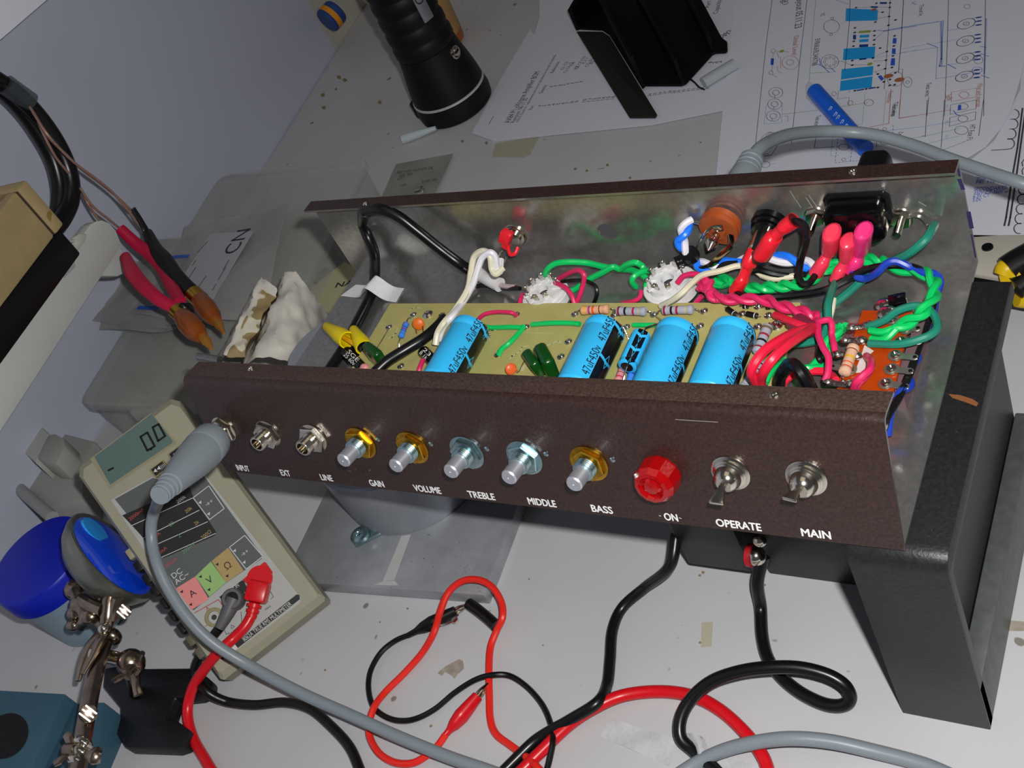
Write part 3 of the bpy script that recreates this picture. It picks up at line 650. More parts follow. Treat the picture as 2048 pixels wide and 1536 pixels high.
W([(1869,450,.026),(1862,462,.030),(1850,480,.030),(1820,505,.026),(1790,520,.020),(1760,535,.012),(1725,560,.008),(1690,590,.006),(1662,612,.004),(1640,640,.003)], .0019, TEAL, 'dull green ground wire')
W([(1672,562,.011),(1664,580,.014),(1656,610,.016),(1655,650,.012),(1640,676,.010),(1610,686,.010),(1578,687,.009)], .0018, TEAL, 'dull green wire from the inlet')
TW([(1690,655,.016),(1672,662,.014),(1660,680,.012),(1655,705,.010),(1640,726,.009),(1610,742,.010),(1585,745,.010)], .0016, (GREEN, GREEN), 2.0, 'bright green twisted pair')
W([(1555,690,.010),(1562,708,.010),(1568,722,.009)], .0016, GREEN)
W([(1570,724,.012),(1552,734,.016),(1538,750,.018),(1530,765,.018)], .0017, GREEN)
TW([(1688,651,.017),(1676,658,.018),(1668,672,.016),(1680,666,.016)], .0015, (GREEN,), 1., 'knotted green wire end')
# pink plate wiring
W([(1118,557,.012),(1140,545,.018),(1158,541,.021),(1168,550,.020),(1166,570,.015),(1158,595,.010),(1150,612,.006)], .0013, PINK, 'pink wire loop at the left socket')
W([(1110,565,.012),(1130,575,.013),(1143,590,.011),(1150,612,.007)], .0013, PINK)
W([(1047,588,.009),(1042,597,.007),(1039,610,.005)], .0013, PINK)
W([(1246,606,.006),(1268,602,.009),(1280,594,.010),(1282,582,.011)], .0012, PINK)
W([(958,637,BZ+.003),(970,628,BZ+.005),(990,624,BZ+.005),(1015,624,BZ+.005),(1026,626,BZ+.004),(1033,631,BZ+.001)], .0011, PINK, 'pink jumper on the board')
W([(846,720,BZ+.006),(840,735,BZ+.006),(836,750,BZ+.004)], .0013, PINK)
TW([(1402,560,.016),(1418,566,.018),(1422,585,.018),(1425,592,.018),(1455,598,.018),(1490,598,.019),(1530,600,.019),(1565,612,.020),(1600,622,.020),(1628,632,.019),(1640,645,.018)], .0015, (PINK, PINK), 5.0, 'twisted pink pair crossing the board')
TW([(1400,572,.014),(1416,578,.017),(1426,590,.017),(1440,596,.017)], .0014, (PINK, PINK), 2.5, 'bundle of pink wires at the right socket')
W([(1355,566,.016),(1368,552,.019),(1390,548,.020),(1408,556,.019),(1420,566,.018)], .0014, PINK)
W([(1404,592,.010),(1392,606,.007),(1385,618,.005)], .0013, PINK)
W([(1632,640,.020),(1642,642,.022),(1658,640,.022),(1664,650,.021),(1664,670,.018),(1668,690,.018),(1670,704,.017)], .0014, PINK, 'pink wire down to the tag board')
W([(1636,645,.021),(1637,670,.022),(1646,695,.022),(1657,715,.021),(1656,745,.019),(1650,762,.017)], .0015, PINK, 'pink wire down to the tag board')
W([(1733,712,.018),(1742,722,.024),(1740,738,.027),(1725,752,.027),(1712,765,.025),(1706,785,.018)], .0016, PINK); W([(1741,738,.021),(1728,755,.024),(1716,768,.023),(1711,787,.016)], .0016, PINK)
# red supply wires
W([(1551,630,.016),(1575,640,.020),(1600,650,.022),(1622,657,.022)], .0018, REDW, 'red wire from the board edge')
W([(1625,655,.022),(1590,665,.030),(1560,680,.037),(1530,700,.041),(1510,725,.040),(1503,745,.036),(1512,765,.028),(1520,785,.020)], .0021, REDW, 'red looped wire by the last blue capacitor')
W([(1625,657,.023),(1605,670,.033),(1575,690,.040),(1548,715,.042),(1530,740,.038),(1522,760,.030),(1524,785,.020)], .0021, REDW, 'red looped wire by the last blue capacitor')
W([(1562,785,.006),(1568,765,.010),(1582,752,.012),(1600,745,.010),(1640,742,.010),(1662,750,.010),(1672,760,.012)], .0017, REDW)
g = MB(); g.tube([at(1588,640,.020), at(1605,650,.021), at(1624,664,.021)], .0045, 10, 0, 5, .45); g.build('shrink_sleeve', mat('clear red shrink sleeve','8a2a44',.3,alpha=.75), amp)
# black wires and cable
W([(1557,785,.010),(1560,755,.022),(1570,738,.028),(1580,728,.030),(1592,732,.032),(1605,750,.030),(1618,772,.024),(1628,790,.016)], .0027, BLKW, 'black wire arch by the front flange')
W([(1578,728,.030),(1600,738,.028),(1612,752,.024),(1622,772,.018),(1632,790,.012)], .0024, BLKW)
wire([bk(1586,443,.0245), bk(1600,444,.026), bk(1611,456,.028), bk(1613,480,.030), at(1602,520,.026), at(1598,550,.020), at(1604,566,.017), at(1618,566,.016), at(1630,552,.015)], .0016, BLKW, 'wire', amp, label='black wire from the fuse terminal to the inlet terminal')
W([(1470,582,.011),(1480,590,.012),(1500,593,.012),(1560,593,.010),(1610,588,.010),(1650,580,.011),(1690,560,.013),(1730,540,.016),(1765,532,.019),(1800,530,.019),(1835,538,.019),(1858,555,.018),(1868,580,.018),(1864,620,.013),(1850,660,.010),(1835,700,.010),(1822,740,.012),(1800,790,.016),(1776,830,.018),(1766,860,.012)], .0017, BLKW, 'long black wire round the right end')
W([(1421,554,.011),(1432,545,.017),(1448,530,.018),(1475,527,.016)], .0015, BLKW); W([(1500,543,.012),(1520,540,.014),(1545,547,.012),(1580,552,.009),(1612,550,.010),(1626,542,.012)], .0015, BLKW)
W([(1040,577,.010),(1010,577,.006),(985,572,.004),(960,571,.004),(940,582,.004),(930,600,.003)], .0012, BLKW); W([(1123,563,.009),(1150,561,.012),(1172,562,.013),(1190,572,.013),(1194,588,.010),(1186,612,.004)], .0011, BLKW)
MB().tube([bk(727,424,.010), at(726,448,.038), at(735,472,.034), at(748,505,.024), at(750,540,.012), at(747,575,.0045), at(735,605,.0045), at(712,650,.0045), at(685,700,.0045), at(655,745,.0045)], .0031, 12, 0, 6).build('shielded_cable', BLKW, amp, 'black cable held by white tape')
MB().tube([bk(730,423,.009), bk(758,418,.010), bk(795,432,.010), bk(835,462,.011), bk(880,498,.012), bk(920,528,.013), at(945,544,.008), at(962,550,.008)], .0031, 12, 0, 6).build('shielded_cable', BLKW, amp, 'black cable looping under the rear flange')
MB().tube([at(888,638,BZ+.005), at(878,650,BZ+.007), at(850,675,BZ+.009), at(810,700,BZ+.010), at(775,722,BZ+.010), at(750,745,BZ+.009)], .0030, 12).build('shielded_cable', BLKW, amp, 'black cable crossing the board')
# cream pair to the red sleeved lamp
W([(871,690,BZ+.006),(876,665,BZ+.010),(890,643,BZ+.013),(910,620,.020),(935,580,.024),(942,545,.028),(948,515,.033),(965,502,.036),(980,512,.034),(984,538,.028),(992,548,.026),(1006,536,.026)], .0018, CREAM, 'cream wire of the lamp pair')
W([(876,682,BZ+.006),(886,655,BZ+.010),(905,632,BZ+.013),(925,605,.020),(945,570,.025),(955,540,.030),(964,516,.034),(980,505,.036),(990,514,.033),(993,538,.027),(999,545,.025),(1002,520,.026)], .0018, WHITEW, 'white wire of the lamp pair')
g = MB(); P = [at(958,548,.009), at(970,556,.009), at(982,562,.009), at(1000,570,.008)]; g.tube(P, [.0038,.0034,.0036,.0040], 16, 0, 6); o = g.build('shrink_sleeve', mat('white shrink sleeve','dcdcdc',.4), amp, 'white sleeve on the end of the black cable')
MB().tube([at(1000,570,.008), at(1015,573,.008), at(1030,574,.008)], .0014, 8).build('inner_core', mat('clear core','b5a0a4',.4), o)
MB().tube([at(1028,573,.008), at(1040,575,.009)], [.0011,.0004], 6).build('bare_strands', COPPER, o)
# green jumpers on the board
W([(968,653,BZ+.003),(985,655,BZ+.003),(1020,654,BZ+.003),(1046,655,BZ+.002)], .0013, GREEN, 'green jumper on the board'); W([(1064,649,BZ+.003),(1100,646,BZ+.004),(1140,646,BZ+.003),(1160,648,BZ+.003)], .0013, GREEN)
W([(1048,652,BZ+.004),(1040,664,BZ+.004),(1020,685,BZ+.005),(1004,698,BZ+.004),(997,710,BZ+.002)], .0014, GREEN); W([(1266,650,BZ+.002),(1310,650,BZ+.002)], .0012, GREEN)
# blue and white pair of the jack, with its cable tie
BWP = [(1382,440,.034),(1368,462,.032),(1362,480,.028),(1370,500,.024),(1385,518,.018),(1400,530,.014),(1425,530,.013),(1455,527,.013),(1500,518,.015),(1540,515,.016),(1580,520,.016),(1610,528,.014),(1635,537,.012)]
TW(BWP, .0018, (BLUEW, WHITEW), 4.0, 'blue and white twisted pair of the rear jack', ph=.6)
g = MB(); g.tube([at(1378,506,.024), at(1384,514,.020)], .0042, 10, 0, 1); g.box(at(1366,521,.018), (.0075,.004,.005), 0, rotz(.6)); g.build('cable_tie', BLK, amp, 'black cable tie')
# cream wire over the right socket, dark blue wires on the right
W([(1322,612,.014),(1345,600,.020),(1365,585,.024),(1385,565,.024),(1405,550,.022),(1440,542,.018),(1475,532,.016),(1502,536,.012),(1524,550,.009)], .0015, CREAM, 'cream wire over the right socket')
W([(1522,550,.009),(1545,557,.009),(1570,555,.009),(1600,550,.009)], .0015, CREAM); W([(1667,598,.009),(1664,618,.008),(1658,640,.006)], .0014, CREAM)
W([(1702,536,.015),(1712,552,.014),(1732,557,.013),(1755,545,.018),(1775,526,.022),(1795,523,.022),(1825,537,.019),(1848,546,.019),(1870,548,.019),(1880,562,.018),(1872,592,.015),(1862,640,.008),(1838,672,.007),(1826,705,.006),(1836,715,.008),(1815,745,.010),(1822,770,.012),(1800,785,.016),(1788,810,.016),(1780,830,.013),(1776,870,.006)], .0017, NAVY, 'dark blue wire from the inlet round the right end')
W([(1640,690,.012),(1638,715,.012),(1645,725,.010)], .0014, BLKW)
# white tape over the black cable
def tp_(u, v):
    a = at(703,592,.0018); c = at(690,584,.0018) ; A = at(682,592,.0016); B = at(712,570,.0016); C_ = at(808,577,.0016); D = at(792,605,.0016)
    p = A.lerp(D, u).lerp(B.lerp(C_, u), v); z = .0092*math.exp(-((u-.58)/.15)**2); return p+Vector((0,0,z+.0003))
MB().grid(tp_, 28, 4, 0, .0003).build('tape_strip', TAPE, amp, 'white tape holding the black cable to the floor', ang=60)
# yellow wire nuts
def nut(a, c, r0, r1):
    a = Vector(a); c = Vector(c); d = (c-a).normalized(); L = (c-a).length; g = MB(); n = 24
    prof = [(0,r0*.8),(.0008,r0),(L*.7,r1*.96),(L*.75,r1),(L,r1),(L,r1*.82),(L*.5,r1*.6)]
    g.lathe(a, d, prof, n, 0, False); g.lathe(a+d*.0002, d, [(0,r0*.8),(.0002,.0)], n, 0, False)
    return g.build('wire_nut', YEL, amp, 'yellow wire connector')
nut(at(652,652,.014), at(694,680,.014), .0026, .0050); nut(at(706,657,.014), at(728,695,.012), .0026, .0048)
W([(688,675,.014),(705,686,.013),(718,696,.011),(714,702,.010)], .0014, mat('amber wire','e0a00c',.4), 'amber wire between the yellow connectors'); MB().ball(at(724,698,.009), (.004,.004,.004)).build('black_sleeve', BLK, amp)
# ---- hung below the floor: output transformer and its leads
g = MB(); x0, x1 = .268, .306; za, zb = -.046, -.0012
pa = at(1345,1045,-.012); pb = at(1375,1120,-.044); pc = at(1505,1150,-.044)
TX = mat('black painted lamination', '1c1c1f', .45, 0, .1, 200)
A_ = [at(1350,1045,-.010), at(1378,1128,-.040), at(1508,1146,-.040), at(1470,1060,-.010)]
ty = .045; P = [pl(x,y,(0,ty,0),(0,1,0)) for x,y in ((1350,1040),(1376,1126),(1506,1146),(1462,1052))]
xa = min(p.x for p in P); xb = max(p.x for p in P); zt = min(p.z for p in P)
tr = MB().box(((xa+xb)/2, ty+.022, (zt-.0)/2), (xb-xa, .044, -zt)).build('output_transformer', TX, amp, 'black transformer hanging under the chassis floor', bevel=.0015)
g = MB(); g.box(((xa+xb)/2, ty+.010, -.0022), (xb-xa+.030, .014, .0020)); g.build('mounting_foot', STEELD, tr, bevel=.0008)
MB().cyl((xa-.004,ty+.006,zt*.62), (xa,ty+.006,zt*.62), .0024, None, 12).build('bolt', CHROME, tr)
MB().cyl((xa-.003,ty+.006,zt*.86), (xa,ty+.006,zt*.86), .0018, None, 12).build('bolt', CHROME, tr)
c = pl(1512,1112,(0,ty-.002,0),(0,1,0)); MB().ball(c, .0050).build('chrome_nut', CHROME, tr)
MB().lathe(c+Vector((-.004,0,0)), (1,0,0), [(0,.0058),(.0022,.0058)], 24).build('red_washer', mat('red fibre washer','a81420',.45), tr)
MB().ball(pl(1520,1080,(0,ty-.002,0),(0,1,0)), .0035).build('chrome_nut', CHROME, tr)
wire([Vector((xa-.001,ty+.004,zt*.8)), tb(1340,1132,.030), tb(1290,1175,.010), tb(1245,1215,.0035), tb(1225,1260,.0032), tb(1220,1320,.0032), tb(1214,1370,.0040), tb(1195,1405,.010), tb(1140,1440,.0068), tb(1075,1478,.0034), tb(1030,1520,.0034), tb(1002,1548,.0034)], .0030, BLKW, 'transformer_lead', amp, 12, label='thick black lead from the transformer curving to the bottom edge')
wire([c+Vector((.001,.004,-.006)), tb(1515,1165,.020), tb(1521,1215,.006), tb(1524,1270,.0034), tb(1535,1315,.0034), tb(1560,1352,.0034), tb(1600,1385,.0034), tb(1648,1408,.0034), tb(1683,1411,.005), tb(1700,1398,.008), tb(1690,1372,.014), tb(1655,1350,.018), tb(1600,1336,.021), tb(1540,1335,.022), tb(1480,1343,.021), tb(1425,1362,.018), tb(1385,1395,.014), tb(1362,1435,.010), tb(1361,1475,.006), tb(1385,1500,.0034), tb(1420,1530,.0034), tb(1440,1550,.0034)], .0032, BLKW, 'transformer_lead', amp, 12, label='thick black lead from the transformer looping over the bench')
# ================================================================ what carries the chassis
IRON = mat('black cast iron', '242425', .42, .25, .25, 500, .25, 800, speck=(1300,.78,'58544e'))
IRON2 = mat('paler grey iron', '5c6060', .45, .35, .15, 200)  # foot of the block, a paler grey than the rest
cx0, cx1, cy0, cy1 = .3382, .3752, -.0035, .1440
t = thing('iron_block', 'tall black cast iron block carrying the right end of the amplifier chassis', 'block', ((cx0+cx1)/2, .07, TZ))
zt = -.0006; zf = TZ+.018
g = MB(); P = [(cy0+.004,TZ),(cy0+.0046,zt-.009),(cy1-.002,zt-.009),(cy1-.002,TZ)]
g.prism([Vector((cx0+.0003,y,z)) for y,z in P], (cx1-cx0-.0095,0,0)); g.build('web', IRON, t)
g = MB(); P = [(cy0-.0015,TZ),(cy0,zt-.0085),(cy0+.0004,zt-.0060),(cy0+.0016,zt-.0034),(cy0+.0034,zt-.0014),(cy0+.0056,zt-.0004),(cy0+.008,zt),(cy1-.005,zt),(cy1-.0014,zt-.0012),(cy1,zt-.005),(cy1,zt-.010),(cy0+.010,zt-.010),(cy0+.005,zt-.012),(cy0+.0045,TZ)]
g.prism([Vector((cx0,y,z)) for y,z in P], (cx1-cx0,0,0)); g.build('block_face', IRON, t, bevel=.0007, seg=2, ang=40)
g = MB(); g.prism([Vector((cx1-.009,cy0+.0022,TZ)), Vector((cx1,cy0-.0012,TZ)), Vector((cx1,cy1,TZ)), Vector((cx1-.009,cy1,TZ))], (0,0,.034)); 
for k in (-2,-3,-6,-7): pass
g.build('foot_flange', IRON2, t, 'paler grey foot of the block', bevel=.001)
RUSTM = mat('rust streak', '7c4a28', .7)
g = MB(); g.poly([at(*q,zt+.0001) for q in ((1897,788),(1920,790),(1945,798),(1957,806),(1953,813),(1930,804),(1905,796))]); g.build('rust_streak', RUSTM, t)
g = MB(); g.box((.298,.0635,(TZ+-.060)/2), (.080,.0140,-.060-TZ)); g.build('side_wing', IRON, t, bevel=.001)
SLAB = mat('scuffed grey casting', 'a0a3a7', .42, .4, .16, 45, .1, 200, speck=(420,.76,'63666a'))
t = thing('support_stand', 'scuffed grey metal plate and drum carrying the left end of the chassis', 'stand', (.03,.08,TZ))
ang = math.atan2(.0753-.0117, .0999-.1058); d = Vector((math.cos(ang), math.sin(ang), 0)); s_ = Vector((d.y,-d.x,0)); fr = Vector((.1058,.0120,TZ))
l2 = Vector((-.0169-.1058, .0013-.0130, 0)).normalized()
g = MB(); g.prism([fr, fr+l2*.148, fr+l2*.150+d*.15, fr+d*.15], (0,0,.0100)); g.build('base_plate', SLAB, t, bevel=.0012)
DRUM = mat('grey drum paint', '8f939b', .38, .3, .06, 60)
g = MB(); g.lathe((.015,.0919,TZ+.010), (0,0,1), [(0,.0500),(.0006,.0514),(.0440,.0514),(.0455,.0500),(.0460,.030),(.1135,.028)], 72); g.build('drum', DRUM, t)
g = MB(); q = tb(726,1078,.0102); g.box(q+Vector((.002,.003,.0015)), (.018,.012,.0030), 0, rotz(.75)); g.build('clamp_strap', ZINC, t, bevel=.0012)
g = MB(); q = tb(722,1072,.0135); g.lathe(q, (0,0,1), [(0,.0062),(.0022,.0060),(.0030,.0045),(.0030,.002),(.002,.001)], 28); g.box(q+Vector((0,0,.003)), (.007,.0012,.0006), 0, rotz(.4)); g.build('clamp_screw', ZINC, t)
pts = [tb(*q) for q in ((803,1072,.0103),(822,1069,.0103),(789,1160,.0103),(765,1163,.0103))]
g = MB(); g.poly(pts); g.poly([tb(748,1170,.0103),tb(764,1163,.0103),tb(789,1161,.0103),tb(797,1171,.0101)]); 
g.build('masking_tape', mat('clear dull tape','b7b7b4',.5), t, 'pale tape strip stuck on the plate')
for x,y in ((946,1104),(930,1108),(957,1108),(928,1128),(944,1131),(921,1140),(939,1140)):
    q = tb(x,y,.0101); MB().ring(q, .0015, .0004, 0, n=14).build('stamped_ring', mat('bright ring scratch','c2c5c8',.4), t)
# ================================================================ meter
z0 = TZ+.018; A = at(441,1363,z0); B = at(651,1198,z0); wM = (B-A).length; eM = (B-A).normalized(); hM = Vector((-eM.y, eM.x, 0)); th = math.radians(36)
dM = (hM*math.cos(th)+Vector((0,0,1))*math.sin(th)).normalized(); nM = eM.cross(dM).normalized(); LM = wM*2.13
def mp(px, py, off=0.): return pl(px, py, A+nM*off, nM)
BEIGE = mat('beige meter case', '989580', .5, 0, .04, 80)
mt_ = thing('multimeter', 'beige digital multimeter tilted on its stand, display reading 0.0', 'multimeter', (A+B)*.5-Vector((0,0,.018)))
def mq(u, v, off=0.): return A+eM*(u*wM)+dM*(v*LM)+nM*off
g = MB()
ou = [(0.02,0),(.98,0),(1,.012),(1,.97),(.95,1),(.05,1),(0,.97),(0,.012)]
top = [mq(u,v,-.0035) for u,v in ou]; bot = [mq(u,v,-.021) for u,v in ou]; cen = mq(.5,.5,0)
rim = [p+(mq(.5,.5,-.0035)-p).normalized()*.0045+nM*.0035 for p in top]
n = len(ou); b0 = 0; g.v = bot+top+rim
for i in range(n):
    k = (i+1)%n; g.f += [(i,k,n+k,n+i),(n+i,n+k,2*n+k,2*n+i)]; g.m += [0,0]
g.f += [tuple(reversed(range(n))), tuple(range(2*n,3*n))]; g.m += [0,0]
g.build('meter_case', BEIGE, mt_, ang=25)
g = MB(); g.box(mq(.5,.70,-.021)+Vector((0,0,-.02)), (.05,.004,.052), 0, axes(eM, hM, (0,0,1))); g.build('tilt_bail', BLK, mt_)
MK = dict(k=0,g=1,w=2,r=3,gr=4,y=5,wp=6,red=7,lcd=8,seg=9,rt=10,gt=11)
mm = [mat('meter charcoal','1e1e1f',.5), mat('meter grey field','565a5a',.5), mat('meter white print','c6c8c6',.5), mat('meter pink key','d98480',.5), mat('meter green key','8fb56e',.5), mat('meter tan key','a8905c',.5), mat('meter white field','a9aba8',.5), mat('meter red tag','c0141c',.45), mat('lcd glass','5b706c',.2), mat('lcd segment','101312',.4), mat('meter red print','b04a4a',.5), mat('meter green print','5f8f6a',.5)]
Z = lambda x, y: (x/2.9257, 800+y/2.9257)             # measured on an enlarged view
def fpoly(g, pts, m, off): g.poly([mp(*Z(*q), off) for q in pts], m, nM)
g = MB()
fpoly(g, [(648,585),(885,452),(1190,425),(1762,1160),(1752,1190),(1300,1528),(1275,1515)], 6, .0002)
fpoly(g, [(672,580),(895,455),(985,480),(1190,440),(1538,915),(1530,930),(1440,992),(1426,1000),(1322,1070),(1132,1232),(1030,1105),(985,1025),(880,875),(740,665)], 1, .0004)
fpoly(g, [(715,675),(1105,505),(1135,575),(1268,778),(1255,795),(958,925),(940,915),(740,700)], 0, .0006)
for k in ((835,800,1170,650),(895,850,1215,722),(930,872,1245,750)): pass
for (x0,y0),(x1,y1) in (((770,735),(1130,572)),((835,810),(1165,645)),((905,850),(1215,712)),((935,925),(1262,780))): g.line([mp(*Z(x0,y0),.0008), mp(*Z(x1,y1),.0008)], .0004, 2, nM)
for q, m in (([(1030,1102),(1143,1032),(1222,1165),(1120,1228)],3), ([(1143,1032),(1233,945),(1322,1068),(1225,1150)],4), ([(1238,942),(1335,864),(1425,998),(1322,1068)],5)): fpoly(g, q, m, .0008)
for q in ([(1342,862),(1432,792),(1538,915),(1440,990)], [(1130,572),(1222,502),(1312,635),(1226,700)]): g.line([mp(*Z(*p),.0008) for p in q], .0005, 2, nM, True)
fpoly(g, [(1418,1052),(1545,948),(1556,950),(1597,1008),(1590,1020),(1470,1100)], 7, .0006)
fpoly(g, [(1283,1152),(1415,1055),(1428,1058),(1450,1108),(1330,1215)], 0, .0006)
fpoly(g, [(1282,1500),(1735,1138),(1752,1140),(1755,1165),(1302,1522)], 0, .0006)
fpoly(g, [(1298,1490),(1375,1430),(1392,1452),(1315,1512)], 2, .0008); fpoly(g, [(1322,1482),(1352,1458),(1362,1470),(1330,1494)], 0, .001)
g.line([mp(*Z(1140,1245),.0006), mp(*Z(1278,1168),.0006), mp(*Z(1302,1202),.0006)], .0005, 10, nM); g.line([mp(*Z(1200,1325),.0006), mp(*Z(1235,1300),.0006)], .0004, 10, nM)
g.line([mp(*Z(1308,1335),.0006), mp(*Z(1325,1372),.0006), mp(*Z(1340,1362),.0006)], .0003, 0, nM); g.line([mp(*Z(1575,1110),.0006), mp(*Z(1600,1150),.0006), mp(*Z(1585,1165),.0006)], .0003, 0, nM); g.line([mp(*Z(1410,1240),.0006), mp(*Z(1415,1300),.0006)], .0003, 0, nM)
def mtext(s, x, y, h, m, fit=None, off=.0010, a='c'): g.text(s, mp(*Z(x,y),off), eM, dM, h, m, 0, fit=fit, anchor=a)
mtext('A',1125,1130,.0042,0); mtext('V',1225,1052,.0042,0); mtext('\u03a9',1330,970,.0042,0)
for x,y in ((1062,1120),(1115,1195),(1172,1032),(1222,1108),(1270,960),(1328,1028)): fpoly(g, [(x-10,y+4),(x+8,y-10),(x+8,y+10)], 0, .001)
for x,y in ((1372,880),(1428,948),(1170,598),(1220,665)): fpoly(g, [(x-10,y+4),(x+8,y-10),(x+8,y+10)], 2, .001)
mtext('\u2192+',1430,895,.0024,2); mtext('\u2192+',1222,602,.0024,2)
mtext('DC',1032,1015,.0034,2); mtext('AC~',1062,1040,.0034,2)
for s,x,y,m in (('2000mA',798,668,10),('200k',1058,580,2),('20k',1102,642,5),('20',1002,725,11),('2k',1150,718,5),('2',1048,795,11),('2mA',950,880,10),('mA',918,790,10),('200\u03a9',1205,788,5),('200mV',1102,865,11),('200\u00b5A',998,950,10)): mtext(s,x,y,.0022,m)
mtext('COMMON',1352,1112,.0026,2,.0105); mtext('V  \u03a9',1492,1005,.0030,2); mtext('A',1218,1225,.0036,10); mtext('8062A TRUE RMS MULTIMETER',1562,1296,.0026,2,.0345)
mtext('2A MAX',1370,1350,.0014,0); mtext('MAX',1568,1215,.0013,0); mtext('AC',1560,1180,.0013,0); mtext('\u25b3',1358,1325,.002,0)
g.build('control_label', mm, mt_, 'grey and white printed face with pink, green and tan mode squares')
g = MB(); fpoly(g, [(525,345),(885,75),(1035,250),(640,520)], 0, .0003); 
g.build('display_bezel', mat('bezel olive','8f8a70',.5), mt_)
g = MB(); fpoly(g, [(552,332),(868,95),(885,78),(1010,238),(1005,252),(645,495)], 0, .0008)
def seg7(c): g.line([mp(*Z(*q),.0011) for q in c], .0013, 1, nM, True)
seg7([(822,215),(862,190),(905,270),(862,296)]); seg7([(893,160),(928,141),(966,210),(925,240)])
g.line([mp(*Z(634,412),.0011), mp(*Z(662,398),.0011)], .0012, 1, nM); fpoly(g,[(874,284),(884,277),(892,288),(882,296)],1,.0011)
g.build('display', [mm[8], mm[9]], mt_, 'grey green liquid crystal display showing 0.0')
for c,tx in (((935,405),'\u25c4\u25c4)))'),((1040,315),'REL')):
    q = mp(*Z(*c),.0012); o = MB().box(q, (.0098,.0068,.003), 0, axes(eM,dM,nM)).build('push_key', mat('meter tan rim','8f8558',.5), mt_, bevel=.0006)
    gg = MB(); gg.box(q+nM*.0012, (.0082,.0052,.0016), 0, axes(eM,dM,nM)); gg.build('key_cap', mm[0], o, bevel=.0004)
    gg = MB(); gg.text(tx, q+nM*.0021, eM, dM, .0020, 0); gg.build('key_mark', mm[2], o)
for k in range(9):
    v = .60-.058*k; m = mat('meter dark key','141414',.45) if k not in (0,7) else mat('meter cream key','9a9478',.5)
    MB().box(mq(-.012,v,-.0075), (.0055,.0068,.0075), 0, axes(eM,dM,nM)).build('side_key', m if k < 7 else mat('meter brown key','5c5646',.5), mt_, bevel=.0008)
q = mp(*Z(1255,1272),0); o = MB().lathe(q, nM, [(0,.0058),(.0010,.0058),(.0014,.0050),(.0014,.0036),(-.003,.0034)], 28).build('input_socket', mat('socket tan','8d8864',.5), mt_); MB().lathe(q, nM, [(-.002,.0030),(-.0018,.0018),(.0008,.0016),(.0008,.0)], 16).build('socket_contact', CHROME, o)
# ---- test leads
GREYR = mat('dark grey rubber', '59585c', .5); REDR = mat('red rubber', 'd0101c', .32); BLKR = mat('black rubber lead', '0c0c0d', .35)
q = mp(*Z(1378,1170),.0); t = thing('test_lead', 'black test lead in the COMMON socket of the multimeter, grey plug', 'test lead', q, 'multimeter test leads')
g = MB(); g.lathe(q, nM, [(.0005,.0066),(.008,.0062),(.0088,.0056),(.0088,.0040),(.006,.0038)], 28); g.tube([q+nM*.004, mp(*Z(1330,1250),.005), mp(*Z(1282,1338),.005)], [.0052,.0042,.0030], 12, 0, 5); g.build('plug', GREYR, t)
MB().lathe(q+nM*.0058, nM, [(0,.0039),(.0003,.0039)], 20).build('plug_bore', BLK, t)
wire([mp(*Z(1282,1338),.005), mp(*Z(1262,1362),.004), tb(412,1292,.026), tb(394,1325,.018), tb(392,1352,.013), tb(408,1378,.015), tb(430,1394,.010), tb(460,1405,.004), tb(510,1410,.0030), tb(570,1405,.0030), tb(620,1418,.0030), tb(665,1455,.0030), tb(700,1495,.0030), tb(722,1545,.0030)], .0029, BLKR, 'lead', t, 12)
q = mp(*Z(1525,1045),.0); t = thing('test_lead', 'thick red test lead in the V ohm socket of the multimeter, reappearing at bottom right', 'test lead', q, 'multimeter test leads')
a = mp(*Z(1525,1060),.006); c = mp(*Z(1492,1185),.0065); dd = (c-a).normalized(); s_ = dd.cross(nM).normalized()
g = MB(); g.box((a+c)/2, (.0125,(c-a).length,.0105), 0, axes(s_, dd, nM)); g.build('plug', REDR, t, bevel=.0018)
MB().lathe(q, nM, [(.0003,.0075),(.003,.0075)], 24).build('plug_collar', REDR, t)
for k in range(3):
    MB().lathe(c+dd*(.0012+.0030*k), dd, [(0,.0046-.0006*k),(.0018,.0044-.0006*k)], 18).build('strain_relief_rib', REDR, t)
wire([c, mp(*Z(1470,1262),.0055), mp(*Z(1430,1330),.006), mp(*Z(1360,1400),.006), mp(*Z(1290,1465),.008), tb(415,1330,.026), tb(388,1370,.017), tb(376,1410,.010), tb(377,1445,.006), tb(388,1480,.0034), tb(408,1515,.0034), tb(430,1550,.0034), tb(500,1630,.0034), tb(650,1690,.0034), tb(850,1670,.0034), tb(965,1605,.0034), tb(1032,1552,.0034), tb(1080,1505,.0034), tb(1140,1448,.0048), tb(1195,1412,.0075), tb(1250,1390,.0050), tb(1320,1383,.0034), tb(1385,1392,.0042), tb(1440,1420,.0034), tb(1490,1465,.0034), tb(1525,1512,.0034), tb(1540,1555,.0034)], .0032, REDR, 'lead', t, 12)
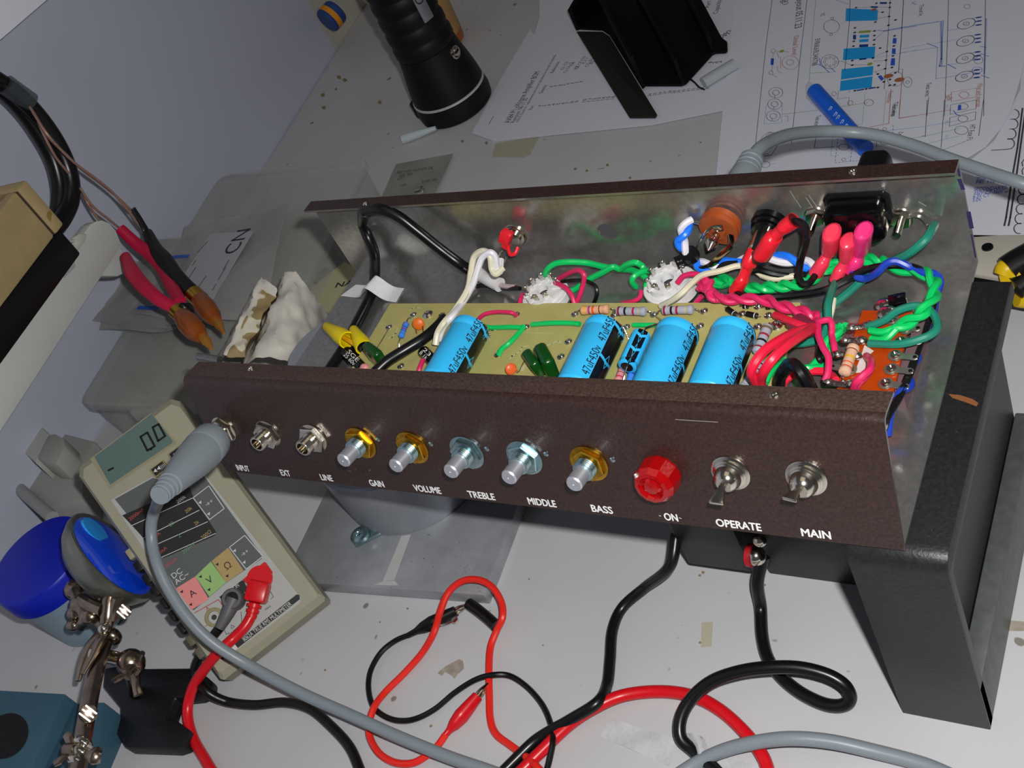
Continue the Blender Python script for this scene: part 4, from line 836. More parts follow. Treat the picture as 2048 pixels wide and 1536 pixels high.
# ---- grey signal cord in the input jack
GREYC = mat('grey cord', '80898f', .38); p0 = fp(.0146,.0280,.0092)
t = thing('signal_cord', 'grey cord with its plug in the INPUT jack, running along the front edge', 'cord', p0, 'grey signal cords')
e = pl(325,985,fp(.0146,.028,.062),FN); dd = (e-p0).normalized(); Lp = (e-p0).length
g = MB(); g.lathe(p0, dd, [(0,.0084),(.0008,.0098),(.002,.0102),(.012,.0104),(.0128,.0099),(.0135,.0104),(.024,.0096),(Lp*.86,.0062),(Lp*.87,.0050)], 32); g.build('moulded_plug', GREYC, t)
for k in range(3):
    g = MB(); g.lathe(p0+dd*(Lp*.87+.0036*k), dd, [(0,.0052-.0002*k),(.0003,.0058-.0003*k),(.0022,.0056-.0003*k),(.0024,.0046),(.0036,.0046)], 20); g.build('strain_relief_rib', GREYC, t)
MB().lathe(p0-dd*.004, dd, [(0,.0045),(.005,.0045)], 20).build('plug_barrel', CHROME, t)
e2 = p0+dd*(Lp*.87+.0085)
wire([e2, at(313,1012,-.012), at(303,1045,-.022), at(304,1085,-.030), at(315,1130,-.036), at(338,1180,-.046), at(375,1235,-.058), at(425,1285,-.072), at(500,1332,-.090), at(600,1385,-.102), at(700,1430,-.108), at(800,1475,-.112), at(900,1515,-.115), at(1000,1550,-.117), tb(1090,1592,.006), tb(1200,1612,.0036), tb(1285,1592,.0036), tb(1340,1560,.003), tb(1395,1525,.004), tb(1450,1500,.007), tb(1510,1485,.010), tb(1580,1477,.012), tb(1660,1483,.010), tb(1750,1503,.006), tb(1850,1530,.0036), tb(1920,1560,.0034)], .0033, GREYC, 'cord', t, 14)
pj_ = Vector((.2470, CH_D+.004, .0255)); t = thing('signal_cord', 'grey cord plugged into the rear wall, arching over the layout drawing', 'cord', pj_, 'grey signal cords')
e = at(1508,305,.026); dd = (Vector((.2470,.206,.026))-pj_).normalized()
g = MB(); g.lathe(pj_, dd, [(0,.0080),(.030,.0078),(.036,.0070)], 24); g.build('moulded_plug', GREYC, t)
for k in range(3): MB().lathe(pj_+dd*(.036+.0038*k), dd, [(0,.0066-.0004*k),(.0006,.0070-.0004*k),(.0024,.0068-.0004*k),(.0026,.0052),(.0038,.0052)], 20).build('strain_relief_rib', GREYC, t)
wire([pj_+dd*.047, at(1520,296,.024), at(1545,281,.016), at(1585,268,.004), at(1640,263,-.010), at(1700,264,-.018), at(1760,272,-.022), at(1830,292,-.026), at(1900,318,-.028), at(1970,342,-.030), at(2060,372,-.034), at(2160,410,-.055), at(2260,450,-.090), at(2330,500,TZ+.0036), at(2400,600,TZ+.0036)], .0034, GREYC, 'cord', t, 12)
q = Vector((.3127, CH_D+.003, .0315)); t = thing('mains_plug', 'black mains plug pushed into the inlet behind the rear wall', 'plug', q)
g = MB(); g.prism([q+Vector((.0024+x*.0072,0,z*.0088)) for x,z in ((-1,.6),(-.7,1),(.7,1),(1,.6),(1,-.8),(-1,-.8))], (0,.030,0)); g.build('plug_body', BLKG, t, bevel=.003, seg=3)
# ---- crocodile clip leads
def croc(a, c, m, name, lab, wpts, wr, wm, spread):
    a = Vector(a); c = Vector(c); d = (c-a).normalized(); L = (c-a).length; t = thing(name, lab, 'clip lead', a, 'crocodile clip leads')
    g = MB(); g.tube([a, a+d*L*.18, a+d*L*.32, a+d*L*.52, a+d*L*.75, c], [.0018,.0022,.0038,.0048,.0042,.0034], 14, 0, 4, .8, (0,0,1)); g.build('insulating_boot', m, t)
    s = Vector((-d.y,d.x,0))
    for k in (-1,1):
        g = MB(); g.tube([c-d*.002+Vector((0,0,k*.0010)), c+d*.003+Vector((0,0,k*.0014)), c+d*.0085+Vector((0,0,k*.0003))], [.0016,.0014,.0006], 8, 0, 4, .5); g.build('jaw', CHROME, t)
    if spread:
        g = MB(); g.tube([a+d*L*.62-s*.002, a+d*L*.72-s*.0045, a+d*L*.92-s*.0055], .0012, 8, 0, 4, .4); g.build('clip_lever', CHROME, t); MB().lathe(a+d*L*.94-s*.0056-Vector((0,0,.0006)), (0,0,1), [(0,.0020),(.0012,.0020)], 14).build('lever_pad', CHROME, t)
    wire([a+d*.002]+wpts, wr, wm, 'lead', t, 10)
croc(tb(814,1272,.0035), tb(912,1222,.0045), BLKR, 'clip_lead', 'thin black lead ending in a black crocicle'.replace('crocicle','crocodile clip beside the grey plate'), [tb(x,y,h) for x,y,h in ((790,1282,.003),(762,1305,.003),(742,1340,.003),(737,1375,.0022),(745,1410,.003),(765,1430,.003),(795,1441,.003),(830,1438,.003),(870,1418,.002),(910,1385,.002),(950,1360,.003),(985,1350,.0055),(1020,1352,.003),(1055,1375,.002),(1085,1410,.002),(1102,1450,.002),(1106,1480,.0075),(1100,1515,.006),(1090,1555,.002))], .0016, BLKR, True)
croc(tb(886,1476,.0035), tb(956,1392,.0042), REDR, 'clip_lead', 'thin red lead looping over the grey plate corner to a red crocodile clip', [tb(x,y,h) for x,y,h in ((875,1492,.003),(855,1510,.003),(825,1526,.003),(790,1525,.003),(760,1508,.003),(741,1478,.003),(738,1450,.0045),(748,1415,.006),(770,1385,.003),(810,1345,.002),(845,1305,.004),(868,1265,.011),(880,1225,.013),(897,1185,.016),(925,1162,.018),(958,1160,.018),(985,1175,.016),(1003,1205,.012),(1005,1235,.010),(993,1262,.006),(981,1295,.0035),(978,1340,.0035),(979,1400,.0022),(981,1440,.002),(992,1468,.002),(1020,1490,.002),(1050,1512,.003),(1075,1535,.006),(1095,1560,.006))], .0020, mat('red thin lead','e2281e',.35), False)
wire([tb(937,1207,.0055), tb(955,1220,.0045), tb(976,1237,.0040), tb(992,1252,.0035)], .0034, BLKR, 'rubber_sleeve', None, 14, label='short cut length of black sleeve lying at the corner of the grey plate', cat='sleeve')
# ---- tape on the bench
CT = mat('silvery glass tape','bcbec0',.42,0,.06,500,.2,1500)
def strip(name, lab, quad, z=.0004, bump=0.):
    a,b_,c,d_ = [tb(x,y,z) for x,y in quad]
    return MB().grid(lambda u,v: a.lerp(b_,u).lerp(d_.lerp(c,u),v)+Vector((0,0,bump*math.sin(math.pi*u)**2+.0004*math.sin(9*u+4*v))), 24, 6, 0, .0003).build(name, CT, None, lab, 'tape', 'silvery tape pieces on the bench', ang=60)
strip('tape_strip', 'silvery tape strip left of the looping black cable', [(1222,1437),(1352,1478),(1338,1532),(1200,1472)])
strip('tape_strip', 'torn silvery tape piece on the end of the looping black cable', [(1372,1466),(1415,1480),(1428,1510),(1385,1520)], .004, .003)
strip('tape_strip', 'silvery tape strip running under the grey cord at the bottom edge', [(1402,1512),(1530,1528),(1545,1565),(1400,1560)])
# ================================================================ left side: wall fittings and tools
CREAMB = mat('yellowed cream case', 'a8946a', .5, 0, .12, 40, speck=(60,.70,'8f7438')); WHITEP = mat('white enamel', 'c3c7c2', .4, 0, .02, 30)
def wo(p, du=0., dz=0., dn=0.): return p+WU*du+Vector((0,0,dz))+WN*dn
OFF = .100
rt_ = wl(52,358,OFF); rb_ = wl(127,451,OFF); hgt = rt_.z-rb_.z; rb_ = Vector((rt_.x,rt_.y,rb_.z))
t = thing('power_unit', 'yellowed cream two part case on a black foot above the white bar', 'power unit', rb_)
seam = (wl(33,380,OFF)-rt_).dot(WU)
def wbox(p, u0, u1, z0, z1, n0, n1, m, name, par, bev=.002, **k):
    c = p+WU*((u0+u1)/2)+WN*((n0+n1)/2)+Vector((0,0,(z0+z1)/2)); return MB().box(c, (abs(n1-n0), abs(u1-u0), z1-z0), m if isinstance(m,int) else 0, axes(WN,-WU,(0,0,1))).build(name, k.pop('mat'), par, bevel=bev, **k)
wbox(rb_, 0, seam-.0006, 0, hgt, -.080, 0, 0, 'case_lid', t, mat=CREAMB); wbox(rb_, seam+.0006, .16, 0, hgt, -.080, -.0004, 0, 'case_body', t, mat=CREAMB)
wbox(rb_, seam-.001, seam+.001, .001, hgt-.0015, -.078, -.0012, 0, 'seam', t, .0, mat=mat('dark seam','3c3526',.7))
wbox(rb_, .004, .17, -.024, 0, -.099, -.002, 0, 'black_foot', t, mat=BLK)
def wpoly(px, off, dep, name, m, par=None, bev=.0012, **k): return MB().prism([wl(x,y,off) for x,y in px], -WN*dep).build(name, m, par, bevel=bev, **k)
ar = wl(150,600,.085); t = thing('wall_bar', 'long white enamelled bar with rounded end, running level below the cream case', 'bar', ar)
wpoly([(168,468),(180,450),(192,443),(205,441),(218,447),(231,461),(243,490),(-60,955),(-60,800),(0,712),(60,622),(118,535),(150,492)], .088, .010, 'bar', WHITEP, t)
wpoly([(241,494),(250,508),(256,525),(252,545),(236,553),(190,552),(195,520)], .070, .012, 'bar_flange', WHITEP, t)
wpoly([(119,521),(145,511),(152,533),(129,556)], .0885, .0004, 'grey_patch', mat('grey paper patch','a4a7aa',.6), t, 0)
wpoly([(148,474),(160,466),(176,468),(172,482),(158,500),(148,500)], .0925, .004, 'cable_clip', mat('clear clip','b9bab0',.3), t, .0015)
g = MB(); g.tube([wl(x,y,.092) for x,y in ((117,505),(122,494),(135,485),(148,482),(150,490),(140,500),(128,508),(116,522))], .0016, 8, 0, 6, .6); g.build('cable_clip', WHITEP, t)
wbox(ar, -.02, .05, -.012, .012, -.085, -.008, 0, 'wall_bracket', t, mat=BLK)
# thick black cable bundle and copper leads
t = thing('tool_cable', 'thick black cable bundle looping down the wall at the left edge', 'cable', wl(100,260,.05))
MB().tube([wl(x,y,.050) for x,y in ((-60,130),(0,165),(40,195),(80,238),(115,290),(138,345),(142,395),(128,432),(105,462))], .0068, 14, 0, 6).build('cable', BLKW, t)
MB().tube([wl(x,y,.043) for x,y in ((-60,150),(0,178),(40,215),(75,262),(105,315),(119,365),(120,410),(110,445))], .0066, 14, 0, 6).build('cable', BLKW, t)
MB().tube([wl(x,y,.0535) for x,y in ((12,168),(35,185),(62,204))], .0072, 14).build('cable_highlight', mat('grey cable highlight','4c5256',.35,alpha=.6), t)  # thin grey shell that paints a highlight onto the cable
SLEEVE = mat('crimson heat shrink', 'b8143f', .42, 0, .04, 60); BLKS = mat('black heat shrink', '141415', .4); AMBER = mat('amber handle', '8a4512', .35, 0, .1, 80, coat=.2); BRASS = mat('brass band', 'd0a440', .25, 1.); TIPM = mat('tan tip', 'b0782c', .4, .3)
CPL = mat('braided copper lead', 'b08a7a', .4, .5, .25, 1500)
def wp(pts, off): return [wl(x,y,off+(q[0] if q else 0)+max(0,(y-470))*.00062) for x,y,*q in pts]
t = thing('soldering_tweezers', 'crimson sleeved soldering tweezers with brown handle end, hanging behind the white bar', 'tweezers', wl(370,620,.16))
MB().tube(wp([(240,457),(272,487),(300,508),(322,535),(342,570),(360,604)], .064), [.0042,.0048,.0056,.0046,.0048,.0050], 12, 0, 6, .75).build('sleeved_leg', SLEEVE, t)
MB().tube(wp([(250,512),(265,545),(285,570),(315,597),(342,613),(358,622)], .064), [.0040,.0060,.0056,.0050,.0046,.0048], 12, 0, 6, .75).build('sleeved_leg', SLEEVE, t)
MB().tube(wp([(352,620),(366,633)], .066), [.0062,.0062], 14, 0, 1, .8).build('brass_band', BRASS, t)
g = MB(); g.ball(wl(373,622,.166), (.0048,.0042,.0075), 0, axes(WN,WU,(0,0,1))); g.build('black_button', BLK, t)
MB().tube(wp([(364,632),(378,648),(392,663),(403,673)], .066), [.0062,.0082,.0074,.0048], 16, 0, 5).build('handle', AMBER, t)
MB().tube(wp([(402,670),(412,682),(424,698)], .067), [.0030,.0036,.0012], 10, 0, 4, .7).build('tip', TIPM, t)
MB().tube(wp([(160,375),(185,412),(215,437),(242,459)], .062), .0010, 8).build('lead', CPL, t); MB().tube(wp([(158,372,-.010),(172,400),(188,427),(200,443)], .060), .0010, 8).build('lead', CPL, t)
t = thing('soldering_probe', 'black sleeved soldering probe with brass band, right of the crimson tweezers', 'probe', wl(400,600,.155))
MB().tube(wp([(266,417),(280,440),(292,462),(300,476)], .072), [.0022,.0026,.0030,.0034], 10, 0, 4, .6).build('split_sleeve', BLKS, t)
MB().tube(wp([(295,466),(312,500),(328,520),(350,550),(372,574),(390,590)], .074), [.0042,.0056,.0068,.0062,.0062,.0062], 14, 0, 6, .8).build('sleeve', BLKS, t)
MB().tube(wp([(386,586),(402,602)], .075), [.0066,.0068], 14, 0, 1, .85).build('brass_band', BRASS, t)
MB().tube(wp([(400,600),(412,616),(424,632),(432,642)], .075), [.0064,.0076,.0066,.0042], 16, 0, 5).build('handle', AMBER, t)
MB().tube(wp([(430,639),(438,650),(448,667)], .076), [.0026,.0034,.0010], 10, 0, 4, .7).build('tip', TIPM, t)
MB().tube(wp([(60,214,-.012),(90,262),(120,298),(152,328),(190,356),(225,385),(255,420),(278,450),(298,470)], .070), .0010, 8).build('lead', CPL, t); MB().tube(wp([(63,218,-.012),(98,275),(128,305),(165,340),(200,366),(232,392),(262,420)], .067), .0010, 8).build('lead', CPL, t)
MB().tube(wp([(68,225,-.01),(88,270),(112,315),(138,347)], .058), .0010, 8).build('lead', CPL, t)
# white sheet pinned on the wall
SHEETW = mat('bright white sheet', 'e6e8f4', .6)
q = wl(30,20,.04); o = MB().prism([wl(x,y,.045) for x,y in ((-60,-60),(140,-40),(0,80),(-60,130))], -WN*.0016).build('white_sheet', SHEETW, None, 'bright white sheet standing off the wall in the top left corner', cat='sheet')
# ---- organiser box, bags, white wads
CLEAR = mat('cloudy clear plastic', 'c4c6c0', .25, 0, .05, 12, alpha=.36); CLEARD = mat('cloudy divider', 'c8cac4', .3, alpha=.3)
zt_ = -.078; cs = [at(155,808,zt_), at(440,350,zt_), at(738,312,zt_), None]; cs[3] = cs[0]+(cs[2]-cs[1])
t = thing('parts_organizer', 'cloudy clear compartment box on the bench between the wall and the chassis', 'parts box', Vector((sum(c.x for c in cs)/4, sum(c.y for c in cs)/4, TZ)))
def inset(p, k): c = sum(cs, Vector())/4; return c+(p-c)*k
rc = []
for i in range(4):
    p = cs[i]; a = cs[i-1]-p; b_ = cs[(i+1)%4]-p; a.normalize(); b_.normalize()
    for k in range(5):
        s = k/4; rc.append(p+a*(.014*(1-s)**2)+b_*(.014*s*s))
g = MB(); g.prism([q_+Vector((0,0,-.008)) for q_ in rc], (0,0,.008)); g.build('lid', CLEAR, t, bevel=.001)
g = MB(); lo = [Vector((inset(q_,.965).x, inset(q_,.965).y, TZ+.001)) for q_ in rc]; n = len(rc); hi = [q_+Vector((0,0,-.008)) for q_ in [inset(r_,.975) for r_ in rc]]
g.v = lo+hi; g.f = [(i,(i+1)%n,n+(i+1)%n,n+i) for i in range(n)]+[tuple(reversed(range(n)))]; g.m = [0]*len(g.f); g.build('tray', CLEAR, t)
mid = lambda u,v,z: Vector((*(cs[0].lerp(cs[3],u).lerp(cs[1].lerp(cs[2],u),v)).xy, z))
for k in range(1,6):
    v = k/6; g = MB(); g.prism([mid(.06,v,TZ+.003), mid(.94,v,TZ+.003), mid(.94,v,zt_-.010), mid(.06,v,zt_-.010)], WU*.0012); g.build('divider', CLEARD, t)
for u in (.33,.66):
    g = MB(); g.prism([mid(u,.05,TZ+.003), mid(u,.95,TZ+.003), mid(u,.95,zt_-.010), mid(u,.05,zt_-.010)], (.0012,0,0)); g.build('divider', CLEARD, t)
for u,v,cc in ((.2,.1,'7a3a32'),(.55,.08,'384c8a'),(.75,.25,'5a6a40'),(.3,.3,'6a6a70'),(.6,.5,'4a4038'),(.85,.62,'88887c'),(.5,.78,'7c4a3a'),(.8,.88,'60666a')):
    g = MB()
    p = mid(u,v,TZ+.0018)
    g.box(p+Vector((0,0,.004)), (.022,.016,.008), 0, rotz(u*7)); g.build('stored_part', mat('stored '+cc,cc,.5), t, bevel=.002)
MB().box(mid(.45,.0,zt_-.005)-WU*-.003, (.03,.006,.010), 0, axes(WN,-WU,(0,0,1))).build('catch', CLEARD, t, bevel=.001)
# second, lower box behind/right of it with dark print
BOXW = mat('clear box with white base','98a098',.3,alpha=.5)
a, b_, c_ = at(742,345,-.085), at(640,470,-.085), at(720,560,-.085)
BAG = mat('clear zip bag', 'b6b6b4', .25, 0, .1, 40, .3, 120, alpha=.42); BAGL = mat('bag label', 'a8aab0', .6); BLUEZ = mat('blue zip strip', '1e58b4', .4); PRT = mat('printed black', '2c2c30', .6)
def bagq(px, h, seedv):
    q = [at(x,y,h) for x,y in px]
    return lambda u,v: q[0].lerp(q[1],u).lerp(q[3].lerp(q[2],u),v)+Vector((0,0,.0022*math.sin(7*u+seedv)*math.sin(5*v+seedv*2)+.0030*math.sin(3.1*u*v+seedv)))
bh = zt_+.0085
t = thing('zip_bag', 'clear zip bag with a white CN label on top of the parts box', 'bag', at(450,540,bh))
MB().grid(bagq([(372,455),(585,408),(520,640),(330,652)], bh, .4), 24, 24, 0, .0003).build('film', BAG, t)
lf = [at(x,y,bh+.0045) for x,y in ((422,468),(507,463),(418,612),(336,600))]
g = MB(); g.prism(lf, (0,0,.0004), 0)
ax_ = (lf[0]-lf[3]).normalized(); ay_ = Vector((-ax_.y,ax_.x,0))
g.text('CN', at(473,484,bh+.0049), ax_, ay_, .0150, 1, .0002)
for x0,y0,x1,y1 in ((395,505,416,482),(385,530,392,520),(436,560,452,534),(425,580,432,568),(446,540,458,520),(375,560,392,534),(398,572,412,552)): g.line([at(x0,y0,bh+.0051), at(x1,y1,bh+.0051)], .0007, 1)
g.build('paper_label', [BAGL, PRT], t, 'white label lettered CN')
for k,(px,zs) in enumerate((([(300,480),(400,470),(345,640),(200,630)],((346,514),(376,512))), ([(250,530),(350,520),(330,655),(190,650)],((277,615),(316,616))), ([(230,560),(340,540),(350,655),(200,660)],None))):
    h = bh-.0050+.0012*k+.0042; t = thing('zip_bag', ('clear zip bag with a blue closing strip, behind the crimson tweezers','clear zip bag with a blue strip, below the crimson tweezers','plain clear zip bag lowest at the left of the pile on the parts box')[k], 'bag', at(290,590,h), 'clear zip bags piled on the parts box')
    MB().grid(bagq(px, h, k*1.3), 16, 16, 0, .0003).build('film', BAG, t)
    if zs: MB().line([at(*zs[0],h+.006), at(*zs[1],h+.006)], .0040, 0).build('zip_strip', BLUEZ, t)
# white folded wads
WAD = mat('crumpled white film', 'cfcbc0', .28, 0, .08, 60, .5, 90, spec=.7); STN = mat('stained film', 'cbc5b4', .5, 0, .08, 60, .5, 90, speck=(85,.47,'94815a'))
def wad(name, lab, rear, front, zs, seedv, mfun, mats, rest=TZ):
    R = [at(x,y,z) for (x,y),z in zip(rear,zs)]; F = [at(x,y,z) for (x,y),z in zip(front,zs)]; k = len(R)-1; rnd = random.Random(seedv)
    nu, nv = 26, 4*k; J = [[rnd.uniform(-1,1) for _ in range(nu+1)] for _ in range(nv+1)]
    def fn(i, j):
        u = i/nu; s = j/4; a = min(int(s), k-1); w_ = s-a
        p = R[a].lerp(R[a+1], w_).lerp(F[a].lerp(F[a+1], w_), u)
        return p+Vector((.0011*math.sin(.9*i+.7*J[j][i//6])*math.sin(j*.8+.5*i/3)+.0004*J[j][i], .0004*J[j][i], .0013*math.sin(.55*i+seedv+.35*j)+.0005*J[(j*3)%(nv+1)][i]))
    g = MB(); P = [[fn(i,j) for i in range(nu+1)] for j in range(nv+1)]; W_ = nu+1
    for row in P: g.v += row
    for j in range(nv):
        for i in range(nu): g.f.append((j*W_+i, (j+1)*W_+i, (j+1)*W_+i+1, j*W_+i+1)); g.m.append(mfun(i/nu, j/nv, J[j][i]))
    b0 = len(g.v); g.v += [Vector((p.x,p.y,TZ)) for p in P[0]]+[Vector((p.x,p.y,rest)) for p in P[nv]]      # skirts to the bench
    for i in range(nu):
        g.f += [(i,i+1,b0+i+1,b0+i),(nv*W_+i,b0+W_+i,b0+W_+i+1,nv*W_+i+1)]; g.m += [0,0]
    return g.build(name, mats, None, lab, 'packing', 'crumpled white strips', ang=70)
wad('plastic_wad', 'crumpled white plastic strip with a brown stained fold, the left one beside the chassis end', [(498,598),(514,572),(523,553),(538,566),(556,578),(545,608)], [(420,745),(437,728),(446,712),(462,716),(486,712),(478,745)], (-.055,-.030,-.015,-.018,-.022,-.050), 3, lambda u,v,j: 1 if .46 < v < .90 and .10 < u else 0, [WAD, STN])
wad('plastic_wad', 'clean crumpled white plastic strip, the right one beside the chassis end', [(548,622),(562,575),(572,547),(592,544),(612,570),(640,605),(656,632)], [(470,775),(488,742),(508,715),(540,712),(578,722),(604,738),(628,775)], (-.055,-.030,-.012,-.012,-.020,-.035,-.055), 5, lambda u,v,j: 1 if .1 < v < .30 and .1 < u < .7 else 0, [WAD, STN], -.0785)
g = MB(); g.grid(lambda u,v: at(632+26*u-20*v, 598+30*u+110*v, -.045).lerp(at(632+26*u-20*v, 598+30*u+110*v, -.06), u), 8, 12, 0, .0004); g.build('film_scrap', mat('clear film scrap','b4b8c0',.2,0,.05,60,alpha=.5), None, 'clear film scrap at the right of the clean white plastic strip', 'film', ang=70)
# ---- white bracket on the bench by the wall
WB = mat('grey white plastic', '9b9c99', .45, 0, .03, 30)
hb = .045; P_ = [(-40,915),(38,815),(97,866),(128,866),(190,882),(168,925),(165,1000),(90,1020),(0,945)]
t = thing('plastic_dock', 'pale grey plastic dock with a dark slot, against the wall left of the multimeter', 'dock', tb(80,940,0))
MB().prism([tb(x,y,hb*.55) for x,y in P_], (0,0,-hb*.55)).build('dock_base', WB, t, bevel=.002)
pp = [(38,812),(97,866),(70,925),(2,862)]
a, b_, c_, d_ = [tb(x,y,hb) for x,y in pp]; g = MB(); g.prism([a,b_,c_,d_], (0,0,-.022)); g.build('slot_block', mat('white plastic','b4b5ae',.45), t, bevel=.0015)
g = MB(); g.prism([tb(x,y,hb+.0002) for x,y in ((37,835),(68,864),(57,880),(25,850))], (0,0,.0003)); g.build('dark_slot', mat('slot grey','3e4046',.6), t)
g = MB(); g.prism([tb(x,y,hb) for x,y in ((94,870),(108,866),(128,876),(130,893),(112,927),(92,926),(72,915))], (0,0,-.020)); g.build('latch', mat('latch plastic','a8a9a2',.45), t, bevel=.003)
MB().tube([tb(x,y,.030) for x,y in ((-30,915),(0,945),(35,975),(70,1005),(105,1035))], .0048, 12, 0, 4).build('edge_bead', WB, t)
# ---- jar with the blue lid
JARM = mat('milky jar', '8da4b4', .35, 0, .03, 20, alpha=.9); LID = mat('deep blue lid', '0d1fae', .4)
jc = tb(196,1222,0); t = thing('plastic_jar', 'milky plastic jar with a deep blue screw lid at the left edge', 'jar', jc)
MB().lathe(jc, (0,0,1), [(0,.0270),(.002,.0288),(.020,.0300),(.048,.0318),(.0485,.030)], 48).build('jar_body', JARM, t)
MB().lathe(jc+Vector((0,0,.047)), (0,0,1), [(0,.0350),(.014,.0352),(.0160,.0340),(.0164,.0325),(.0160,.0)], 56).build('screw_lid', LID, t)
# ---- helping hand with magnifier
NI = mat('tarnished nickel', '9d8d7e', .25, 1., .25, 90); IRONB = mat('black cast base', '17171a', .45, .2, .2, 300, .4, 400)
base = [(208,1336),(240,1330),(294,1336),(390,1335),(417,1356),(415,1378),(393,1390),(349,1395),(335,1438),(352,1440),(379,1459),(366,1489),(345,1496),(249,1493),(232,1466),(239,1438),(239,1414),(205,1373)]
t = thing('helping_hand', 'nickel jointed holder on a black iron base with a magnifying lens painted the blue of the jar lid', 'soldering holder', tb(300,1415,0))
MB().prism([tb(x,y,.011) for x,y in base], (0,0,-.011)).build('iron_base', IRONB, t, bevel=.002)
H = lambda x,y,h: tb(x,y,h)
def knob(c, d, r, h, m=NI, nm='slotted_screw'):
    g = MB(); g.lathe(c, d, [(0,r),(h*.8,r),(h,r*.85)], 20); u,v,d2 = frame(d)
    for k in (-.5,0,.5): g.box(Vector(c)+d2*h+u*(k*r), (r*.16,r*1.5,.0004), 0, axes(u,v,d2))
    return g.build(nm, m, t)
MB().cyl(H(270,1385,.011), H(263,1338,.040), .0042, None, 14).build('post', NI, t)
MB().ball(H(262,1326,.046), (.0085,.0085,.0085)).build('ball_joint', NI, t)
MB().cyl(H(250,1322,.048), H(186,1306,.052), .0042, None, 16).build('cross_rod', CHROME, t)
def wing(c, d, sp, nm='wing_nut'):
    c = Vector(c); u,v,d2 = frame(d); g = MB(); g.lathe(c, d, [(0,.0040),(.006,.0034),(.0065,.0020)], 14)
    for k in (-1,1):
        g.tube([c+d2*.003+u*(k*.002), c+d2*.0055+u*(k*.0060), c+d2*.0085+u*(k*.0085)], [.0016,.0028,.0022], 8, 0, 4, .5)
    return g.build(nm, NI, t)
wing(H(264,1340,.050), (.4,-.7,.5), 1); 
MB().tube([H(268,1352,.052), H(272,1372,.052), H(277,1390,.050)], [.0030,.0026,.0030], 8, 0, 4, .6).build('wing_nut', NI, t)
MB().tube([H(280,1318,.052), H(285,1306,.056)], [.0012,.0016], 8, 0, 1).build('wing_nut', NI, t)
# flat bar, clip, joints
MB().tube([H(208,1290,.054), H(196,1325,.056), H(183,1380,.058), H(172,1440,.060), H(163,1490,.062), H(150,1560,.064)], .0056, 12, 0, 4, .7).build('flat_bar', NI, t)
MB().tube([H(214,1256,.060), H(200,1283,.062), H(186,1312,.062), H(165,1349,.062)], [.0034,.0042,.0026,.0016], 10, 0, 5, .6).build('clip_jaw', NI, t)
MB().tube([H(200,1270,.052), H(178,1298,.052), H(164,1332,.050), H(156,1362,.048)], [.0044,.0046,.0034,.0020], 10, 0, 5, .6).build('clip_jaw', NI, t)
MB().ball(H(208,1258,.063), .0036).build('rivet', CHROME, t); MB().ball(H(222,1272,.052), (.0075,.0050,.0065)).build('joint_plate', NI, t)
MB().tube([H(212,1258,.058), H(216,1235,.062), H(219,1205,.066), H(222,1190,.068)], [.0042,.0046,.0046,.0040], 12, 0, 4).build('upright_rod', NI, t)
MB().tube([H(224,1240,.060), H(230,1215,.064), H(236,1195,.068)], [.0036,.0036,.0034], 10, 0, 4).build('upright_rod', NI, t)
knob(H(247,1223,.060), (CAM-H(247,1223,.060)), .0046, .002)
for (x,y,h,rr) in ((148,1180,.060,.0075),(163,1208,.062,.0085),(150,1225,.058,.0060),(178,1232,.062,.0070),(146,1250,.055,.0050),(190,1205,.064,.0055)): MB().ball(H(x,y,h), (rr,rr*.8,rr*.7)).build('clamp_joint', NI, t)
MB().tube([H(140,1165,.062), H(155,1200,.064), H(170,1235,.064), H(158,1256,.058)], [.0030,.0036,.0036,.0030], 8, 0, 5, .5).build('clamp_plate', NI, t)
MB().tube([H(165,1200,.066), H(185,1212,.068), H(205,1220,.066)], .0040, 10, 0, 4).build('clamp_screw', NI, t)
MB().tube([H(178,1222,.060), H(195,1240,.058), H(210,1255,.056)], .0034, 10, 0, 4).build('clamp_screw', NI, t)
knob(H(176,1427,.066), (CAM-H(176,1427,.066)), .0050, .002)
wing(H(150,1500,.066), (-.9,-.3,.3), 1); MB().tube([H(175,1508,.066), H(190,1511,.066), H(203,1512,.064)], [.0026,.0050,.0038], 10, 0, 4, .7).build('wing_nut', NI, t)
for y,r in ((1486,.0066),(1504,.0070),(1522,.0066)): MB().ball(H(165-(y-1486)*.3,y,.063), (r,r*.55,r*.8)).build('clamp_joint', CHROME, t)
# lens
lc = H(226,1112,.070); vx = RX; vy = -RY; vz = (CAM-lc).normalized(); ln = (vz*.36+(vx*.74+vy*.67)*.93-vz*((vx*.74+vy*.67).dot(vz)*.93)).normalized(); mj = (vx*.62-vy*.78); mj = (mj-ln*mj.dot(ln)).normalized(); 
RIM = mat('satin metal rim', '8b8c82', .32, .85, .06, 60); LENS = mat('lens painted lid blue', '0848e8', .06, 0, spec=.8, coat=.6)  # lens colour carries the blue of the jar lid seen through the glass
g = MB(); g.lathe(lc, ln, [(-.021,.009),(-.0205,.016),(-.017,.0240),(-.010,.0310),(-.003,.0342),(.0005,.0342),(.0012,.0332),(.0006,.0320)], 56); g.build('lens_rim', RIM, t)
g = MB(); g.lathe(lc, ln, [(.0002,.0322),(.0016,.0270),(.0026,.0180),(.0031,.0090),(.0032,.0)], 48); g.build('magnifier_lens', LENS, t, 'glossy lens painted lid blue')
PALE = mat('painted flash glint', '2a9cf4', .08, 0, coat=.6)  # flash reflection painted as a paler blue disc on the lens
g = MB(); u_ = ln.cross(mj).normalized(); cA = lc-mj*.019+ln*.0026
g.lathe(cA, ln, [(-.0016,.0106),(.0003,.0100),(.0006,.0)], 20, 0, False); g.build('lens_glint', PALE, t, 'pale blue flash reflection painted on the lens')
